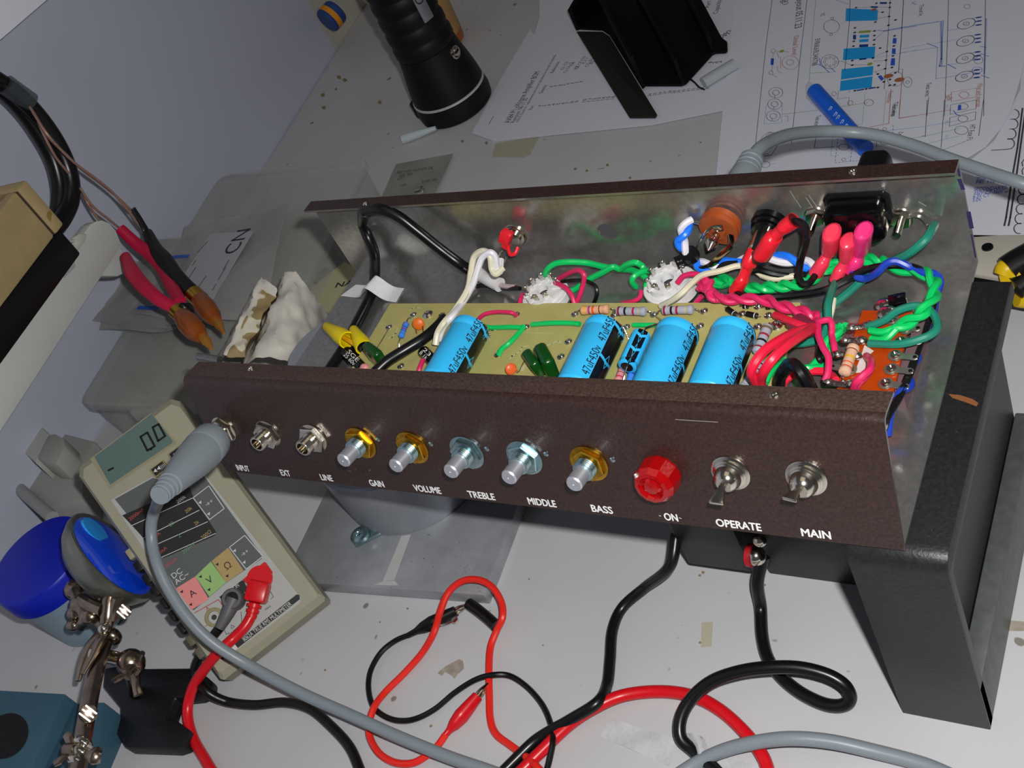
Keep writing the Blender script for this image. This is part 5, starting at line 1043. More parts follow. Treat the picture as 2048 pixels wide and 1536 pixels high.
# ---- teal box
TEALB = mat('teal card', '36586a', .55, 0, .05, 40)
t = thing('teal_box', 'teal box with a black oval hole at the bottom left corner', 'box', tb(40,1480,0))
c0 = tb(130,1387,.036); c1 = tb(55,1545,.036); xl = -.30
g = MB(); pts = [c0, c1+(c1-c0)*.35, Vector((xl,(c1+(c1-c0)*.35).y-.02,c0.z)), tb(0,1380,.036)+ (tb(0,1380,.036)-c0)*1.0]
g.prism(pts, (0,0,-.036)); g.build('box_body', TEALB, t, bevel=.001)
e0 = tb(209,1404,.026); g = MB(); dd = (c1-c0)
q0 = Vector((c0.x,c0.y,c0.z-.010)); g.prism([q0+Vector((0,-.001,0)), e0, e0+dd*1.2, q0+dd*1.2], (0,0,-.026)); g.build('box_ledge', TEALB, t, bevel=.0008)
g = MB(); g.poly([tb(12+44*math.cos(a)-10*math.sin(a), 1472+46*math.sin(a), .0362) for a in [k*math.pi/14 for k in range(28)]]); g.build('oval_hole', mat('black hole','050506',.7), t)

# printed card under the open end of the chassis
cz = -.100; g = MB(); g.prism([at(x,y,cz) for x,y in ((688,524),(722,540),(712,560),(640,655),(560,640),(636,565))], (0,0,-.0008), 0)
ax_ = (at(706,565,cz)-at(672,571,cz)).normalized(); g.text('NA', at(688,568,cz), ax_, Vector((-ax_.y,ax_.x,0)), .0058, 1, .0002, fit=.0165); g.text('NA', at(689,568,cz), ax_, Vector((-ax_.y,ax_.x,0)), .0058, 1, .00025, fit=.0165)
g.build('printed_card', [mat('cream card','b3b08c',.6), PRT], None, 'cream card with black NA print under the left end of the chassis', 'card')
# ================================================================ far side of the bench: papers, torch, bottle, black shell
PAPER = mat('white paper', 'd6d8e3', .6, 0, .01, 20); IK = mat('ink black', '3a3a42', .6); IBL = mat('ink blue', '2b55c0', .6); ICY = mat('ink cyan', '1a9be0', .5); IGR = mat('ink green', '5fae78', .6); IOL = mat('ink olive', '8f9a3c', .6); IRD = mat('ink rust', 'b06a50', .6); IFB = mat('ink faint blue', '8f9ecb', .6); IBR = mat('ink brown', 'a0603c', .6); INV = mat('ink navy', '1c3f8c', .6)
INKS = [PAPER, IK, IBL, ICY, IGR, IOL, IRD, IFB, IBR, INV]
# ---- parts list sheets
def sheet(name, lab, px, h, inks, th=.0003, curl=None, cat='paper'):
    g = MB(); g.prism([tb(x,y,h) for x,y in px], (0,0,-th), 0)
    if inks: inks(g)
    return g.build(name, INKS, None, lab, cat, flat=True)
h1 = .0006
def L(g, h, pts, w_, m, closed=False): g.line([tb(x,y,h) for x,y in pts], w_, m, (0,0,1), closed)
def tt(g, h, s, x, y, x2, y2, hgt, m, a='l', wide=1.): 
    p = tb(x,y,h); q = tb(x2,y2,h); d = (q-p); dn = d.normalized(); g.text(s, p, dn, Vector((-dn.y,dn.x,0)), hgt, m, 0, fit=d.length, anchor=a)
sheet('parts_list', 'lower sheet of the printed parts list, its curled corner showing beside the torch', [(950,262),(985,283),(1120,268),(1120,120),(1060,60),(1000,160),(958,240)], .0005, None)
def ink1(g):
    z = .0021
    tt(g,z,'AX84 P1 eXtreme Amplifier BOM',1013,246,1075,143,.0062,1); tt(g,z,'Revision: 06.11.30',1024,246,1052,196,.0046,1); tt(g,z,'NOTE: Check for replacements and see the document for the bill of materials',1034,244,1110,110,.0030,1)
    tt(g,z,'Part',1060,220,1065,211,.0040,1); tt(g,z,'Quantity',1080,187,1091,170,.0040,1); tt(g,z,'Reference',1103,146,1116,124,.0040,1)
    for i in range(9): tt(g,z,str(i+1),1078+9.3*i,214.5-1.2*i,1080+9.3*i,211-1.2*i,.0034,1)
    for i in range(8): tt(g,z,'1' if i != 3 else '2',1101+8.4*i,176-1.4*i,1103+8.4*i,172.5-1.4*i,.0034,1)
    for i in range(7): tt(g,z,str(i+10),1166+9.5*i,206-1.0*i,1170+9.5*i,198-1.0*i,.0036,1)
    for s,x,y,n in (('C1, C2',1123,140,20),('C3, C4, C5',1129,146,26),('C6',1142,132,9),('C7',1150,139,9),('C8, C9, C10',1152,138,30),('C11',1166,128,14),('C12, R1',1172,134,20),('R2, R3',1182,128,18)): tt(g,z,s,x,y,x+n*.55,y-n*.83,.0034,1)
    for i in range(5): tt(g,z,str(24+i),1298+10*i,193-1.5*i,1301+10*i,187-1.5*i,.0030,1)
    for i in range(8): tt(g,z,str(28+i),1346+9.6*i,187-1.2*i,1349+9.6*i,181-1.2*i,.0030,1)
    for i in range(3): tt(g,z,('1','2','2')[i],1419+9.5*i,129-1.2*i,1421+9.5*i,124-1.2*i,.0036,1)
    for i,s in enumerate(('22','25','22')): tt(g,z,s,1442+6*i,78-4*i,1446+6*i,68-4*i,.0036,1)
    tt(g,z,'Capacitors',1430,28,1440,-6,.0044,1); tt(g,z,'Part by',1414,16,1420,-8,.0040,1)
    L(g,z,[(978,248),(987,232)],.0006,1)
sheet('parts_list', 'printed amplifier parts list lying under the black shell', [(944,266),(948,256),(966,232),(990,190),(1010,160),(1033,128),(1055,95),(1070,65),(1079,35),(1079,0),(1076,-30),(1480,-40),(1478,214),(1300,250),(1120,268),(985,281)], .0020, ink1, .0004)
# ---- layout drawing
z2 = .0032
def ink2(g):
    z = z2+.0002; S = lambda x,y: (1450+x/5.389, y/5.389); S2 = lambda x,y: (1740+x/6.649, y/6.649); S3 = lambda x,y: (1740+x/6.649, 200+y/6.649); S4 = lambda x,y: (1440+x/6.0235, 220+y/6.0235)
    ln = lambda F, pts, w_, m, c=False: L(g,z,[F(*p) for p in pts],w_*(.62 if m != 7 else .8),m,c)
    W1 = .0006
    ln(S,[(515,-60),(440,500),(330,1540)],W1,1); ln(S,[(890,-60),(800,700),(715,1540)],W1,1); ln(S,[(985,-60),(940,400),(905,900)],.0005,4); ln(S,[(915,788),(1180,775)],W1,4)
    ln(S,[(1350,-60),(1340,240),(1310,560),(1290,760)],W1,1); ln(S,[(1780,0),(1750,500),(1720,900),(1715,960)],W1,1); ln(S,[(1925,-50),(1900,420),(1870,760)],W1,1)
    for q in ([(1305,90),(1648,105),(1642,220),(1298,228)], [(1280,525),(1620,500),(1610,625),(1270,648)], [(1258,745),(1600,712),(1590,810),(1248,858)], [(1246,872),(1590,822),(1580,942),(1238,980)]):
        g.poly([tb(*S(*p),z) for p in q], 3)
    for q in ([(1670,22),(1745,22),(1745,42),(1668,42)],[(1572,66),(1648,68),(1646,86),(1570,84)],[(1448,480),(1545,475),(1542,505),(1446,510)],[(1448,632),(1525,625),(1523,640),(1446,648)],[(1420,968),(1500,955),(1500,968),(1420,982)],[(1545,948),(1625,935),(1625,948),(1545,962)],[(1380,375),(1412,375),(1412,425),(1380,425)]): g.poly([tb(*S(*p),z) for p in q], 9)
    for q in ([(1452,378),(1555,372),(1552,402),(1450,408)],[(1448,425),(1548,420),(1545,450),(1446,455)]): g.poly([tb(*S(*p),z) for p in q], 3)
    g.poly([tb(*S(*p),z) for p in [(1445,335),(1570,325),(1568,348),(1443,358)]], 5)
    for q in ([(1812,408),(1850,412),(1845,470),(1805,468)],[(1800,522),(1840,522),(1838,582),(1798,580)],[(1792,628),(1832,625),(1830,705),(1782,705)],[(1645,825),(1680,808),(1715,850),(1685,872)],[(495,628),(528,632),(522,702),(490,698)]): g.poly([tb(*S(*p),z) for p in q], 2)
    for c in ((1632,35),(1778,30),(1412,82),(1775,80),(1698,132),(1768,177),(1620,237),(1838,215),(1762,272),(1400,300),(1612,333),(1398,350),(1610,383),(1388,445),(1608,430),(1384,497),(1605,480),(1672,518),(1745,555),(1372,652),(1595,625),(1735,648),(1372,702),(1655,705),(1725,740),(1648,798),(1712,882),(1400,977),(1522,958),(1648,942),(1828,386),(1820,495),(1810,602),(1800,727),(1835,785),(1778,857),(1775,920),(1828,913)):
        p = tb(*S(*c),z); g.poly([p+Vector((.0011*math.cos(k),.0011*math.sin(k),0)) for k in [j*.785 for j in range(8)]], 1)
    for c,m in (((1605,105),8),((1562,690),5),((612,552),5)): p = tb(*S(*c),z); g.poly([p+Vector((.0020*math.cos(k),.0018*math.sin(k),.0001)) for k in [j*.628 for j in range(10)]], m)
    for c in ((1762,820),(1880,860)): p = tb(*S(*c),z); g.poly([p+Vector((.0036*math.cos(k),.0026*math.sin(k),.0001)) for k in [j*.628 for j in range(10)]], 8)
    def cir(F, c, rx, m=1, w_=.0005, n=28):
        pts = [F(c[0]+rx[0]*math.cos(2*math.pi*k/n), c[1]+rx[1]*math.sin(2*math.pi*k/n)) for k in range(n)]; L(g,z,pts,w_*.65,m,True)
    cir(S,(1148,285),(86,70)); cir(S,(1155,198),(15,13)); cir(S,(1142,372),(15,13)); cir(S,(1130,665),(95,75),1); 
    for k in range(8): cir(S,(1130+60*math.cos(k*.785),665+48*math.sin(k*.785)),(12,12),1,.0004,12)
    ln(S,[(1000,690),(1060,720),(1120,780)],.0007,2); ln(S,[(1140,730),(1190,775)],.0007,2); ln(S,[(1015,625),(1030,700)],.0007,2)
    cir(S,(705,675),(90,72),6); cir(S,(700,672),(38,30),6); ln(S,[(600,610),(600,740)],.0005,6); cir(S,(520,548),(22,22),6); cir(S,(495,782),(22,22),6); ln(S,[(520,570),(505,770)],.0005,6); ln(S,[(540,550),(690,560)],.0005,6); ln(S,[(560,560),(580,620)],.0005,6); ln(S,[(560,710),(570,770),(620,790)],.0005,6); ln(S,[(500,800),(560,830)],.0005,6)
    for c in ((548,998),(535,1122),(520,1250)): cir(S,c,(75,56)); cir(S,c,(36,28)); ln(S,[(c[0]-10,c[1]+26),(c[0]-12,c[1]+52)],.0005,1)
    ln(S,[(445,1130),(420,1335),(610,1325),(620,1105)],.0004,7); ln(S,[(640,1250),(680,1255),(675,1310)],.0004,1)
    ln(S,[(615,1232),(980,1190),(1540,1105)],.0006,5); cir(S,(1550,1105),(50,35)); ln(S,[(1510,1000),(1480,1335),(1400,1350)],.0004,4)
    cir(S,(1175,1010),(24,22),1,.0004); cir(S,(1350,1108),(28,24),1,.0004); ln(S,[(1225,975),(1210,1065),(1340,1050),(1330,1140)],.0004,1); cir(S,(1968,885),(46,56),1,.0004); cir(S,(1968,885),(18,16),1,.0004); cir(S,(1835,850),(86,80),1,.0004)
    ln(S,[(1915,745),(1875,1275),(2060,1245)],.0007,6); ln(S,[(1790,960),(1765,1330),(1560,1370)],.0007,6); ln(S,[(1740,970),(1705,1330)],.0004,5); ln(S,[(1870,742),(1915,745)],.0005,6)
    for a,b_ in (((1412,82),(1570,75)),((1648,75),(1775,80)),((1645,130),(1698,132)),((1640,200),(1768,177)),((1400,350),(1445,345)),((1570,335),(1612,333)),((1615,610),(1745,555)),((1600,660),(1735,648)),((1372,702),(1550,695)),((1600,780),(1725,740)),((1620,770),(1648,798)),((1580,940),(1648,942)),((1360,702),(1250,655)),((1250,655),(1190,690))): ln(S,[a,b_],.0004,1)
    ln(S,[(1640,325),(1720,335),(2060,280)],.0010,7); ln(S,[(1600,435),(1700,350)],.0006,7); ln(S,[(1620,625),(2060,540)],.0004,7); ln(S,[(1200,0),(1330,45)],.0005,7)
    for s,x,y,x2,y2,hh,m in (('Layout 05.11.23',815,-40,790,300,.0058,1),('Global Level',770,380,750,590,.0040,6),('EVB/6L6/EL34/KT88',1000,415,965,705,.0040,1),('V2',1055,140,1052,170,.0035,1),('Twist wires',1008,1245,985,1355,.0036,1),('Twist wires',1840,1100,1815,1250,.0036,1),('Transformer',1790,980,1760,1110,.003,6),('B+',622,0,618,40,.0045,1),('V1',660,0,655,45,.0045,1),('14',1330,985,1345,985,.003,1)): tt(g,z,s,*S(x,y),*S(x2,y2),hh,m)
    ln(S,[(400,1540),(420,1490),(480,1425),(520,1425),(560,1500)],.0005,1); cir(S4,(605,295),(15,12),1,.0004); ln(S4,[(500,330),(560,280),(600,262),(650,290),(690,330)],.0005,1); ln(S4,[(500,330),(500,480),(540,560),(620,540),(690,430)],.0005,1); cir(S4,(565,538),(16,13),1,.0004); cir(S4,(545,655),(55,38)); ln(S4,[(600,655),(670,645)],.0004,7)
    ln(S4,[(1170,210),(1135,460),(1380,440)],.0005,1); cir(S4,(1490,445),(62,36)); cir(S4,(1490,597),(24,16),1,.0004)
    for k in range(8): ln(S4,[(1425-5*k,300+42*k),(1422-5*k,322+42*k)],.0005,1); ln(S4,[(1608-5*k,300+42*k),(1605-5*k,322+42*k)],.0005,1)
    for k in range(9): ln(S4,[(1385+42*k,636-4*k),(1408+42*k,634-4*k)],.0005,1)
    ln(S4,[(1360,300),(1335,555),(1430,545)],.0004,4)
    # right-hand controls
    ln(S2,[(1045,-30),(1020,800),(990,1540)],W1,1); ln(S2,[(1535,0),(1525,700),(1510,1540)],W1,1); ln(S2,[(445,0),(415,560),(375,970)],W1,1)
    for c in ((1280,315),(1270,545),(1265,775),(1255,1015)):
        pts = [S2(c[0]+118*math.cos(2*math.pi*k/30)-12*math.sin(2*math.pi*k/30), c[1]+66*math.sin(2*math.pi*k/30)-22*math.cos(2*math.pi*k/30)) for k in range(30)]; L(g,z,pts,.0005,1,True); cir(S2,(c[0],c[1]),(40,25),1,.0005,20); tt(g,z,'Volume',*S2(c[0]-14,c[1]),*S2(c[0]+14,c[1]),.002,1)
        for dy in (-85,-35,15): p = tb(*S2(c[0]+165,c[1]+dy),z); g.poly([p+Vector((.0024*math.cos(k),.0009*math.sin(k),0)) for k in [j*.785 for j in range(8)]], 9)
        ln(S2,[(c[0]+60,c[1]-70),(c[0]+150,c[1]-80)],.0004,1); ln(S2,[(c[0]+90,c[1]+30),(c[0]+150,c[1]+15)],.0004,1)
    ln(S2,[(180,410),(420,365),(920,285)],.0014,7); ln(S2,[(945,280),(945,780),(925,880),(1000,880)],.0016,7); ln(S2,[(975,270),(960,500),(955,870)],.0010,7); ln(S2,[(1545,250),(1520,980)],.0014,7)
    ln(S2,[(425,650),(770,585)],.0005,7); ln(S2,[(410,700),(900,630),(875,1045),(1000,1030),(1330,970)],.0006,7); ln(S2,[(760,575),(890,625)],.0008,2); ln(S2,[(1030,855),(1140,910)],.0008,2); ln(S2,[(1030,405),(1170,385)],.0006,7); ln(S2,[(1040,855),(1150,850)],.0005,7); ln(S2,[(850,575),(1150,525)],.0005,7); ln(S2,[(1380,790),(1480,715),(1580,750)],.0006,2); ln(S2,[(1480,1000),(1590,1040)],.0007,2); ln(S2,[(1460,615),(1550,630)],.0006,2); ln(S2,[(555,40),(610,20)],.0006,2); ln(S2,[(560,40),(610,60)],.0006,2); cir(S2,(1440,795),(62,52),1,.0004); cir(S2,(1425,930),(66,40),2,.0005); cir(S2,(1290,85),(40,28),1,.0004)
    ln(S2,[(780,1290),(755,1540)],.0006,1); tt(g,z,'Twist wires',*S2(785,1100),*S2(765,1280),.0034,1); tt(g,z,'Transf ht',*S2(690,60),*S2(675,210),.0030,1)
    ln(S2,[(1080,1225),(1420,1170),(1410,1290),(1080,1350)],.0005,6,True); cir(S2,(1250,1262),(62,44),6,.0005); tt(g,z,'Standby',*S2(1040,1260),*S2(1070,1330),.0040,6); tt(g,z,'Pilot and operate',*S2(1465,1110),*S2(1445,1420),.0032,6)
    ln(S3,[(1070,65),(1415,0),(1408,115),(1065,190)],.0005,1,True); cir(S3,(1240,85),(64,40)); g.poly([tb(*S3(*p),z+.0001) for p in [(1172,68),(1215,66),(1210,132),(1165,138)]], 2)
    ln(S3,[(1062,235),(1408,155),(1398,260),(1055,348)],.0005,1,True); cir(S3,(1235,248),(64,42)); cir(S3,(1215,402),(88,56)); ln(S3,[(1110,140),(1150,195),(1200,205)],.0008,2)
    ln(S3,[(385,240),(730,188),(1080,128)],.0006,6); ln(S3,[(180,415),(720,352),(1180,270)],.0005,7); ln(S3,[(540,510),(730,480),(1180,380)],.0006,4); ln(S3,[(760,0),(735,490)],.0006,1); ln(S3,[(990,0),(945,635)],.0006,1); ln(S3,[(1510,0),(1445,475)],.0006,1); ln(S3,[(400,0),(385,240)],.0006,6); ln(S3,[(760,580),(1200,475)],.0004,4); ln(S3,[(980,660),(1240,560),(1310,530)],.0004,1)
    tt(g,z,'Twist wires',*S3(335,60),*S3(315,215),.0034,1); tt(g,z,'HT Fuse F1',*S3(1370,325),*S3(1325,530),.0036,1); cir(S3,(195,385),(26,18),1,.0004); cir(S3,(200,560),(60,32))
    for k in range(7): ln(S3,[(105-3*k,370+38*k),(103-3*k,390+38*k)],.0005,1); ln(S3,[(310-3*k,335+42*k),(308-3*k,357+42*k)],.0005,1)
    for y in (90,300,490): tt(g,z,'LP1',*S3(1000,y),*S3(1040,y-6),.0040,7)
    tt(g,z,'V2',*S3(385,470),*S3(415,420),.003,1); ln(S3,[(690,480),(720,475)],.0006,1)
sheet('layout_drawing', 'printed amplifier layout drawing with bright blue blocks under the blue pen', [(1474,-40),(1466,20),(1452,150),(1440,270),(1432,352),(1600,348),(1800,342),(1905,330),(1940,312),(1972,292),(2000,258),(2020,225),(2040,160),(2062,60),(2070,-40)], z2, ink2, .0004)
def ink3(g):
    z = .0016; S3 = lambda x,y: (1740+x/6.649, 200+y/6.649); S5 = lambda x,y: (1820+x/10.24, 290+y/10.24)
    ln = lambda pts, w_, m: L(g,z,[S3(*p) for p in pts],w_,m)
    ln([(2028,110),(1960,640),(1885,1060),(1810,1560),(1786,1670)],.0011,1); ln([(2078,60),(1945,1020),(1865,1560),(1842,1670)],.0011,1)
    for (x,y) in ((1930,190),(1915,320),(1890,450)):
        ln([(x-10,y-65)]+[(x-10+62*math.sin(t),y-65*math.cos(t)) for t in [k*math.pi/10 for k in range(1,10)]]+[(x-60,y+65)],.0006,1)
    ln([(1830,520),(1890,520),(1920,560),(1915,610),(1880,645),(1820,655),(1615,668)],.0006,1)
    for k in range(5):
        cx_, cy_ = 2030-15*k, 1190+130*k
        ln([(cx_+30,cy_-75)]+[(cx_+10-66*math.sin(t),cy_-66*math.cos(t)) for t in [j*math.pi/10 for j in range(11)]]+[(cx_+30,cy_+62)],.0006,1)
    for k in range(2): ln([(2050-10*k,790+110*k),(2020,830+110*k),(2030,880+110*k)],.0006,1)
    T = lambda s,x,y,x2,y2,hh,m=2: tt(g,z,s,*S5(x,y),*S5(x2,y2),hh*.66,m)
    T('Hammond',1365,610,1620,595,.0046); T('272BX',1360,690,1610,665,.0048); T('PRI: 115Vac',1345,760,1920,725,.0046); T('SECONDARIES:',1310,900,2000,862,.0052); T('350V-CT-350V',1305,980,1910,945,.0050); T('or',1935,944,2020,938,.0046); T('6.3V CT',1290,1055,1630,1020,.0050); T('5.0V',1280,1130,1460,1110,.0050)
    T('x',1155,245,1165,190,.003); 
sheet('schematic_sheet', 'printed schematic with coil symbols and SECONDARIES text at the right edge', [(1930,330),(1905,330),(1900,470),(1940,474),(2080,468),(2100,100),(2050,40),(2040,180),(1990,280)], .0012, ink3, .0004)
# ---- blue pen on the drawing, in its clear sleeve
PENB = mat('bright blue barrel', '1160d8', .3); ps = tb(1629,181,z2+.0062); pe = tb(1760,330,z2+.0062); dd = (pe-ps).normalized()
t = thing('blue_pen', 'bright blue pen in a clear sleeve lying on the layout drawing', 'pen', ps-Vector((0,0,.006)))
MB().lathe(ps, dd, [(0,.0048),(.0008,.0058),(.075,.0060),(.090,.0055)], 20).build('barrel', PENB, t)
vw = (CAM-ps).normalized(); nn = (vw-dd*vw.dot(dd)).normalized(); uu = nn.cross(dd)
g = MB()
for x,y,w_ in ((1669,227,0),(1676,240,1),(1681,246,0),(1690,255,1),(1699,263,0),(1706,270,1)):
    p = ps+dd*((tb(x,y,z2+.006)-ps).dot(dd))+nn*.0062; g.line([p-uu*.0016+dd*.001, p+uu*.0012-dd*.0006, p+uu*.0014+dd*.0012, p-uu*.0004+dd*.0022], .0005, 0, nn)
g.build('white_script', INK, t)
g = MB(); g.prism([tb(x,y,z2+.0016) for x,y in ((1611,168),(1618,162),(1632,172),(1760,316),(1740,330),(1700,285),(1668,240),(1640,222),(1612,195))], (0,0,-.0006)); g.build('clear_sleeve', mat('clear pen sleeve','d8dce2',.15,alpha=.35), t)
# ---- black shell
BK2 = mat('black sheet plastic', '060606', .6, spec=.2); BK3 = mat('worn black plastic','171715',.55)
t = thing('black_shell', 'black plastic shell with a long side flange on the parts list', 'shell', tb(1290,110,.003))
Zs = lambda x,y: (1100+x/5.389, y/5.389)
a = [tb(*Zs(x,y),hh) for x,y,hh in ((285,335,.010),(852,1258,.005),(1130,1257,.005),(1152,1228,.005),(640,385,.010),(565,338,.010))]
MB().prism(a, (0,0,-.0020)).build('side_flange', BK3, t, bevel=.0006)
hb2 = .0035
body = [(300,322),(565,335),(645,388),(1000,965),(1035,935),(1420,935),(1470,915),(1755,600),(1790,585),(1895,580),(1918,560),(1915,470),(1860,430),(1640,20),(1560,-180),(470,-180),(480,20)]
bt = [tb(*Zs(*p),hb2) for p in body]
g = MB(); g.prism(bt, (0,0,.0025)); g.build('shell_floor', BK2, t, bevel=.0006)
def rib(p0, p1, w_, hh, m=BK2, nm='rib'):
    p = tb(*Zs(*p0),hb2+.0022); q = tb(*Zs(*p1),hb2+.0022); d = (q-p); c = (p+q)/2+Vector((0,0,hh/2)); d.normalize(); return MB().box(c, ((q-p).length,w_,hh), 0, axes(d,Vector((-d.y,d.x,0)),(0,0,1))).build(nm, m, t, bevel=.0008)
rib((520,20),(1010,940),.003,.030); rib((960,40),(1440,900),.003,.022); rib((1480,0),(1760,560),.003,.014); rib((300,330),(480,10),.004,.022)
wire([tb(*Zs(x,y),.006) for x,y in ((1500,840),(1560,890),(1610,940),(1665,965))], .0007, BLK, 'wire_lead', t)
g = MB(); g.tube([tb(1407,166,.0065), tb(1430,152,.0065), tb(1470,128,.0065)], .0056, 12, 0, 1, .8); g.build('clear_tube', mat('milky tube','b6bcc0',.3,alpha=.8), None, 'milky plastic tube poking out from under the layout drawing beside the black shell', 'tube')
# ---- torch standing on its lens
TRB = mat('black rubber torch', '0c0c0e', .5, 0, .1, 200, spec=.35); fc = tb(915,213,0); Rf = .0355
t = thing('torch', 'black rubber torch standing on its lens', 'torch', fc)
MB().lathe(fc, (0,0,1), [(0,.0330),(.002,.0352),(.010,.0362),(.0190,.0352),(.0195,.0340)], 48).build('lens_ring', TRB, t)
MB().lathe(fc+Vector((0,0,.0190)), (0,0,1), [(0,.0345),(.0006,.0356),(.0022,.0354),(.0026,.0345)], 48).build('silver_band', mat('silver band','c4c6ca',.35,.3), t)
gr = [(.0212,.0346),(.030,.0338),(.042,.0318),(.055,.0292),(.066,.0276)]
g = MB(); g.lathe(fc, (0,0,1), gr, 48); g.build('head', TRB, t)
prof = []
for k in range(6):
    z_ = .066+.0145*k; prof += [(z_,.0272-.0004*k),(z_+.003,.0284-.0004*k),(z_+.0095,.0284-.0004*k),(z_+.0125,.0272-.0004*k)]
g = MB(); g.lathe(fc, (0,0,1), [(.0655,.0276)]+prof, 40); g.build('ribbed_grip', TRB, t)
def fsurf(px, py, r, zz): 
    p = fc+Vector((0,0,zz)); vv = (CAM-p); vv.z = 0; vv.normalize(); return p, vv
bz = pl(924,103,fc+Vector((0,0,.02))+((CAM-fc).xy.to_3d().normalized())*.026,(CAM-fc).xy.to_3d().normalized())
nb = (bz-Vector((fc.x,fc.y,bz.z))).normalized(); bz = Vector((fc.x,fc.y,bz.z))+nb*.0292
MB().lathe(bz-nb*.001, nb, [(0,.0062),(.0016,.0060),(.0020,.0048),(.0010,.0044),(.0030,.0034),(.0034,.002)], 24).build('chrome_button', CHROME, t)
sp = pl(850,22,fc+((CAM-fc).xy.to_3d().normalized())*.026,(CAM-fc).xy.to_3d().normalized()); ns = (sp-Vector((fc.x,fc.y,sp.z))).normalized(); sp = Vector((fc.x,fc.y,sp.z))+ns*.0286; us = Vector((0,0,1)).cross(ns)
g = MB(); g.box(sp+Vector((0,0,.012)), (.011,.002,.042), 0, axes(us,-ns,(0,0,1))); sw = g.build('switch_plate', mat('silver plate','9ea2a6',.35,.7), t, bevel=.0009)
g = MB(); g.ring(sp+ns*.0014+Vector((0,0,.012)), .0040, .0012, 0, us, (0,0,1), 20); g.build('switch_mark', IK, sw)
g = MB(); g.tube([sp+us*.016-ns*.010+Vector((0,0,z_)) for z_ in (-.012,.010,.05)], .0028, 8); g.build('side_rail', TRB, t)
g = MB(); q = tb(793,150,.006); g.box(fc+Vector((-.030,-.012,.012)), (.012,.012,.018), 0); g.build('hook_lug', TRB, t, bevel=.002)
# ---- amber bottle
BOT = mat('amber plastic bottle', 'b98f56', .35, 0, .05, 20, alpha=.82); LIQ = mat('orange liquid', 'a5540f', .3)
bc = tb(872,96,0); t = thing('amber_bottle', 'translucent amber bottle with orange liquid behind the torch', 'bottle', bc)
MB().lathe(bc, (0,0,1), [(0,.0290),(.002,.0318),(.010,.0324),(.012,.0326)], 40).build('liquid_base', LIQ, t, 'orange liquid filled bottom')
MB().lathe(bc, (0,0,1), [(.0121,.0326),(.040,.0336),(.075,.0350),(.088,.0340),(.098,.028),(.106,.016),(.125,.014)], 40).build('bottle_body', BOT, t)
cb = tb(730,62,0); 
MB().ball(bc+Vector((-.028,-.010,.082)), (.0165,.016,.018)).build('bottle_grip', mat('milky amber','b8ab84',.4), t)
# ---- blue roll against the corner, white cone, printed bag
rc_ = wl(669,30,.022); t = thing('tape_roll', 'small blue roll with an orange band in the far corner by the wall panel', 'roll', Vector((rc_.x,rc_.y,rc_.z-.014)))
MB().lathe(rc_-Vector((.004,.012,0)), (.35,.9,.15), [(0,.0125),(.002,.0140),(.016,.0140),(.018,.0125)], 32).build('blue_rim', mat('dark blue rim','1f3f7c',.45), t)
MB().lathe(rc_-Vector((.004,.012,0)), (.35,.9,.15), [(.004,.0142),(.010,.0143)], 32, 0, False).build('orange_band', mat('orange print','d98a14',.5), t)
a = tb(804,279,.0046); c = tb(872,256,.0042); MB().lathe(a, c-a, [(0,.0032),(.0006,.0046),((c-a).length*.5,.0038),((c-a).length,.0020)], 20).build('white_cone', mat('pale plastic','b8c4c6',.4), None, 'pale tapered plastic tube lying below the torch', 'tube')
q4 = [tb(x,y,.003) for x,y in ((792,328),(906,307),(868,392),(764,392))]
t = thing('parts_bag', 'small grey parts bag with printed lines behind the rear wall', 'bag', tb(830,355,0))
MB().grid(lambda u,v: q4[0].lerp(q4[1],u).lerp(q4[3].lerp(q4[2],u),v)+Vector((0,0,.0016*math.sin(6*u)*math.sin(5*v))), 16, 12, 0, .0003).build('film', mat('grey bag film','9a9a92',.35,0,.06,60,alpha=.75), t)
g = MB()
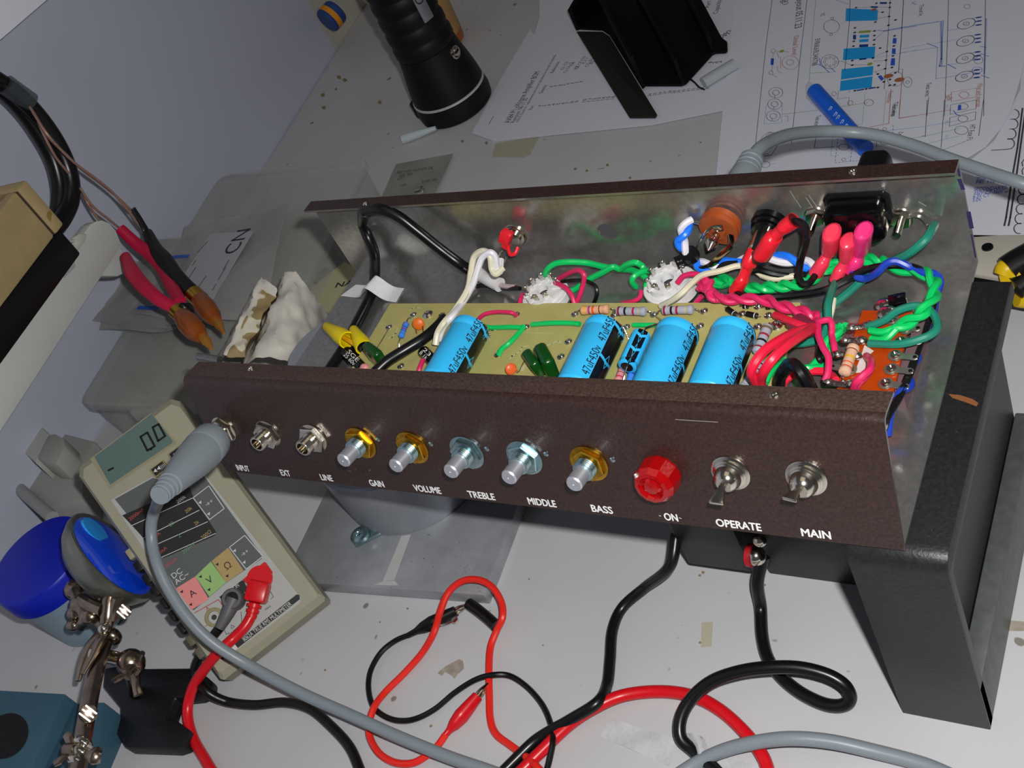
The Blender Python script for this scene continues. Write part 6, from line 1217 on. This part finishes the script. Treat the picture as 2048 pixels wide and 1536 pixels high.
for s,x,y,x2,y2,hh in (('RES WW FILM 5W 5%',794,345,866,335,.0036),('100R 700V',797,351,826,347,.0036),('QTY',795,357,810,354,.0036),('02 NOV 2005',843,364,874,358,.0034),('MADE',800,371,812,369,.003)): tt(g,.0052,s,x,y,x2,y2,hh,0)
g.build('printed_lines', IK, t)
g = MB(); g.box(tb(839,381,.008), (.008,.006,.005), 0, rotz(.4)); g.build('metal_part', SOLDER, t, bevel=.0015)
# ---- white lidded box, pliers
LIDW = mat('cream white lid', 'b5b0a4', .45, 0, .02, 30)
hl = .030; px = [(1900,465),(1945,473),(2000,469),(2090,468),(2090,570),(2010,556),(1950,546),(1900,540)]
t = thing('lidded_case', 'cream white lid with a black screw, beside the chassis right end', 'case', tb(2000,520,0))
MB().prism([tb(x,y,hl) for x,y in px], (0,0,-.004)).build('lid', LIDW, t, bevel=.001)
MB().prism([tb(x,y,hl-.004) for x,y in [(1905,468),(2088,470),(2088,566),(2010,553),(1905,538)]], (0,0,-(hl-.0042))).build('black_case', BLK, t, bevel=.001)
p = tb(1975,495,hl); o = MB().lathe(p, (0,0,1), [(0,.0032),(.0008,.0030),(.0010,.0016)], 18).build('screw', BLKG, t)
YP = mat('yellow grip', 'd8b40a', .4)
t = thing('pliers', 'black and yellow pliers handles at the right edge', 'pliers', tb(2030,560,.034))
MB().tube([tb(x,y,h) for x,y,h in ((2006,552,.040),(2012,540,.042),(2022,532,.043))], [.0050,.0058,.0058], 14, 0, 4).build('yellow_end', YP, t)
MB().tube([tb(x,y,h) for x,y,h in ((2014,538,.043),(2035,524,.044),(2070,505,.045))], .0078, 14, 0, 4, .8).build('black_grip', BLK, t)
MB().tube([tb(x,y,h) for x,y,h in ((2008,560,.036),(2030,552,.038),(2046,543,.040))], [.0060,.0072,.0070], 14, 0, 4).build('yellow_end', YP, t)
MB().tube([tb(x,y,h) for x,y,h in ((2030,575,.037),(2050,562,.038),(2080,545,.040))], .0070, 14, 0, 4, .8).build('black_grip', BLK, t)
MB().tube([tb(x,y,h) for x,y,h in ((2034,598,.020),(2048,600,.018),(2070,602,.016))], .0045, 12, 0, 4).build('yellow_end', YP, t)
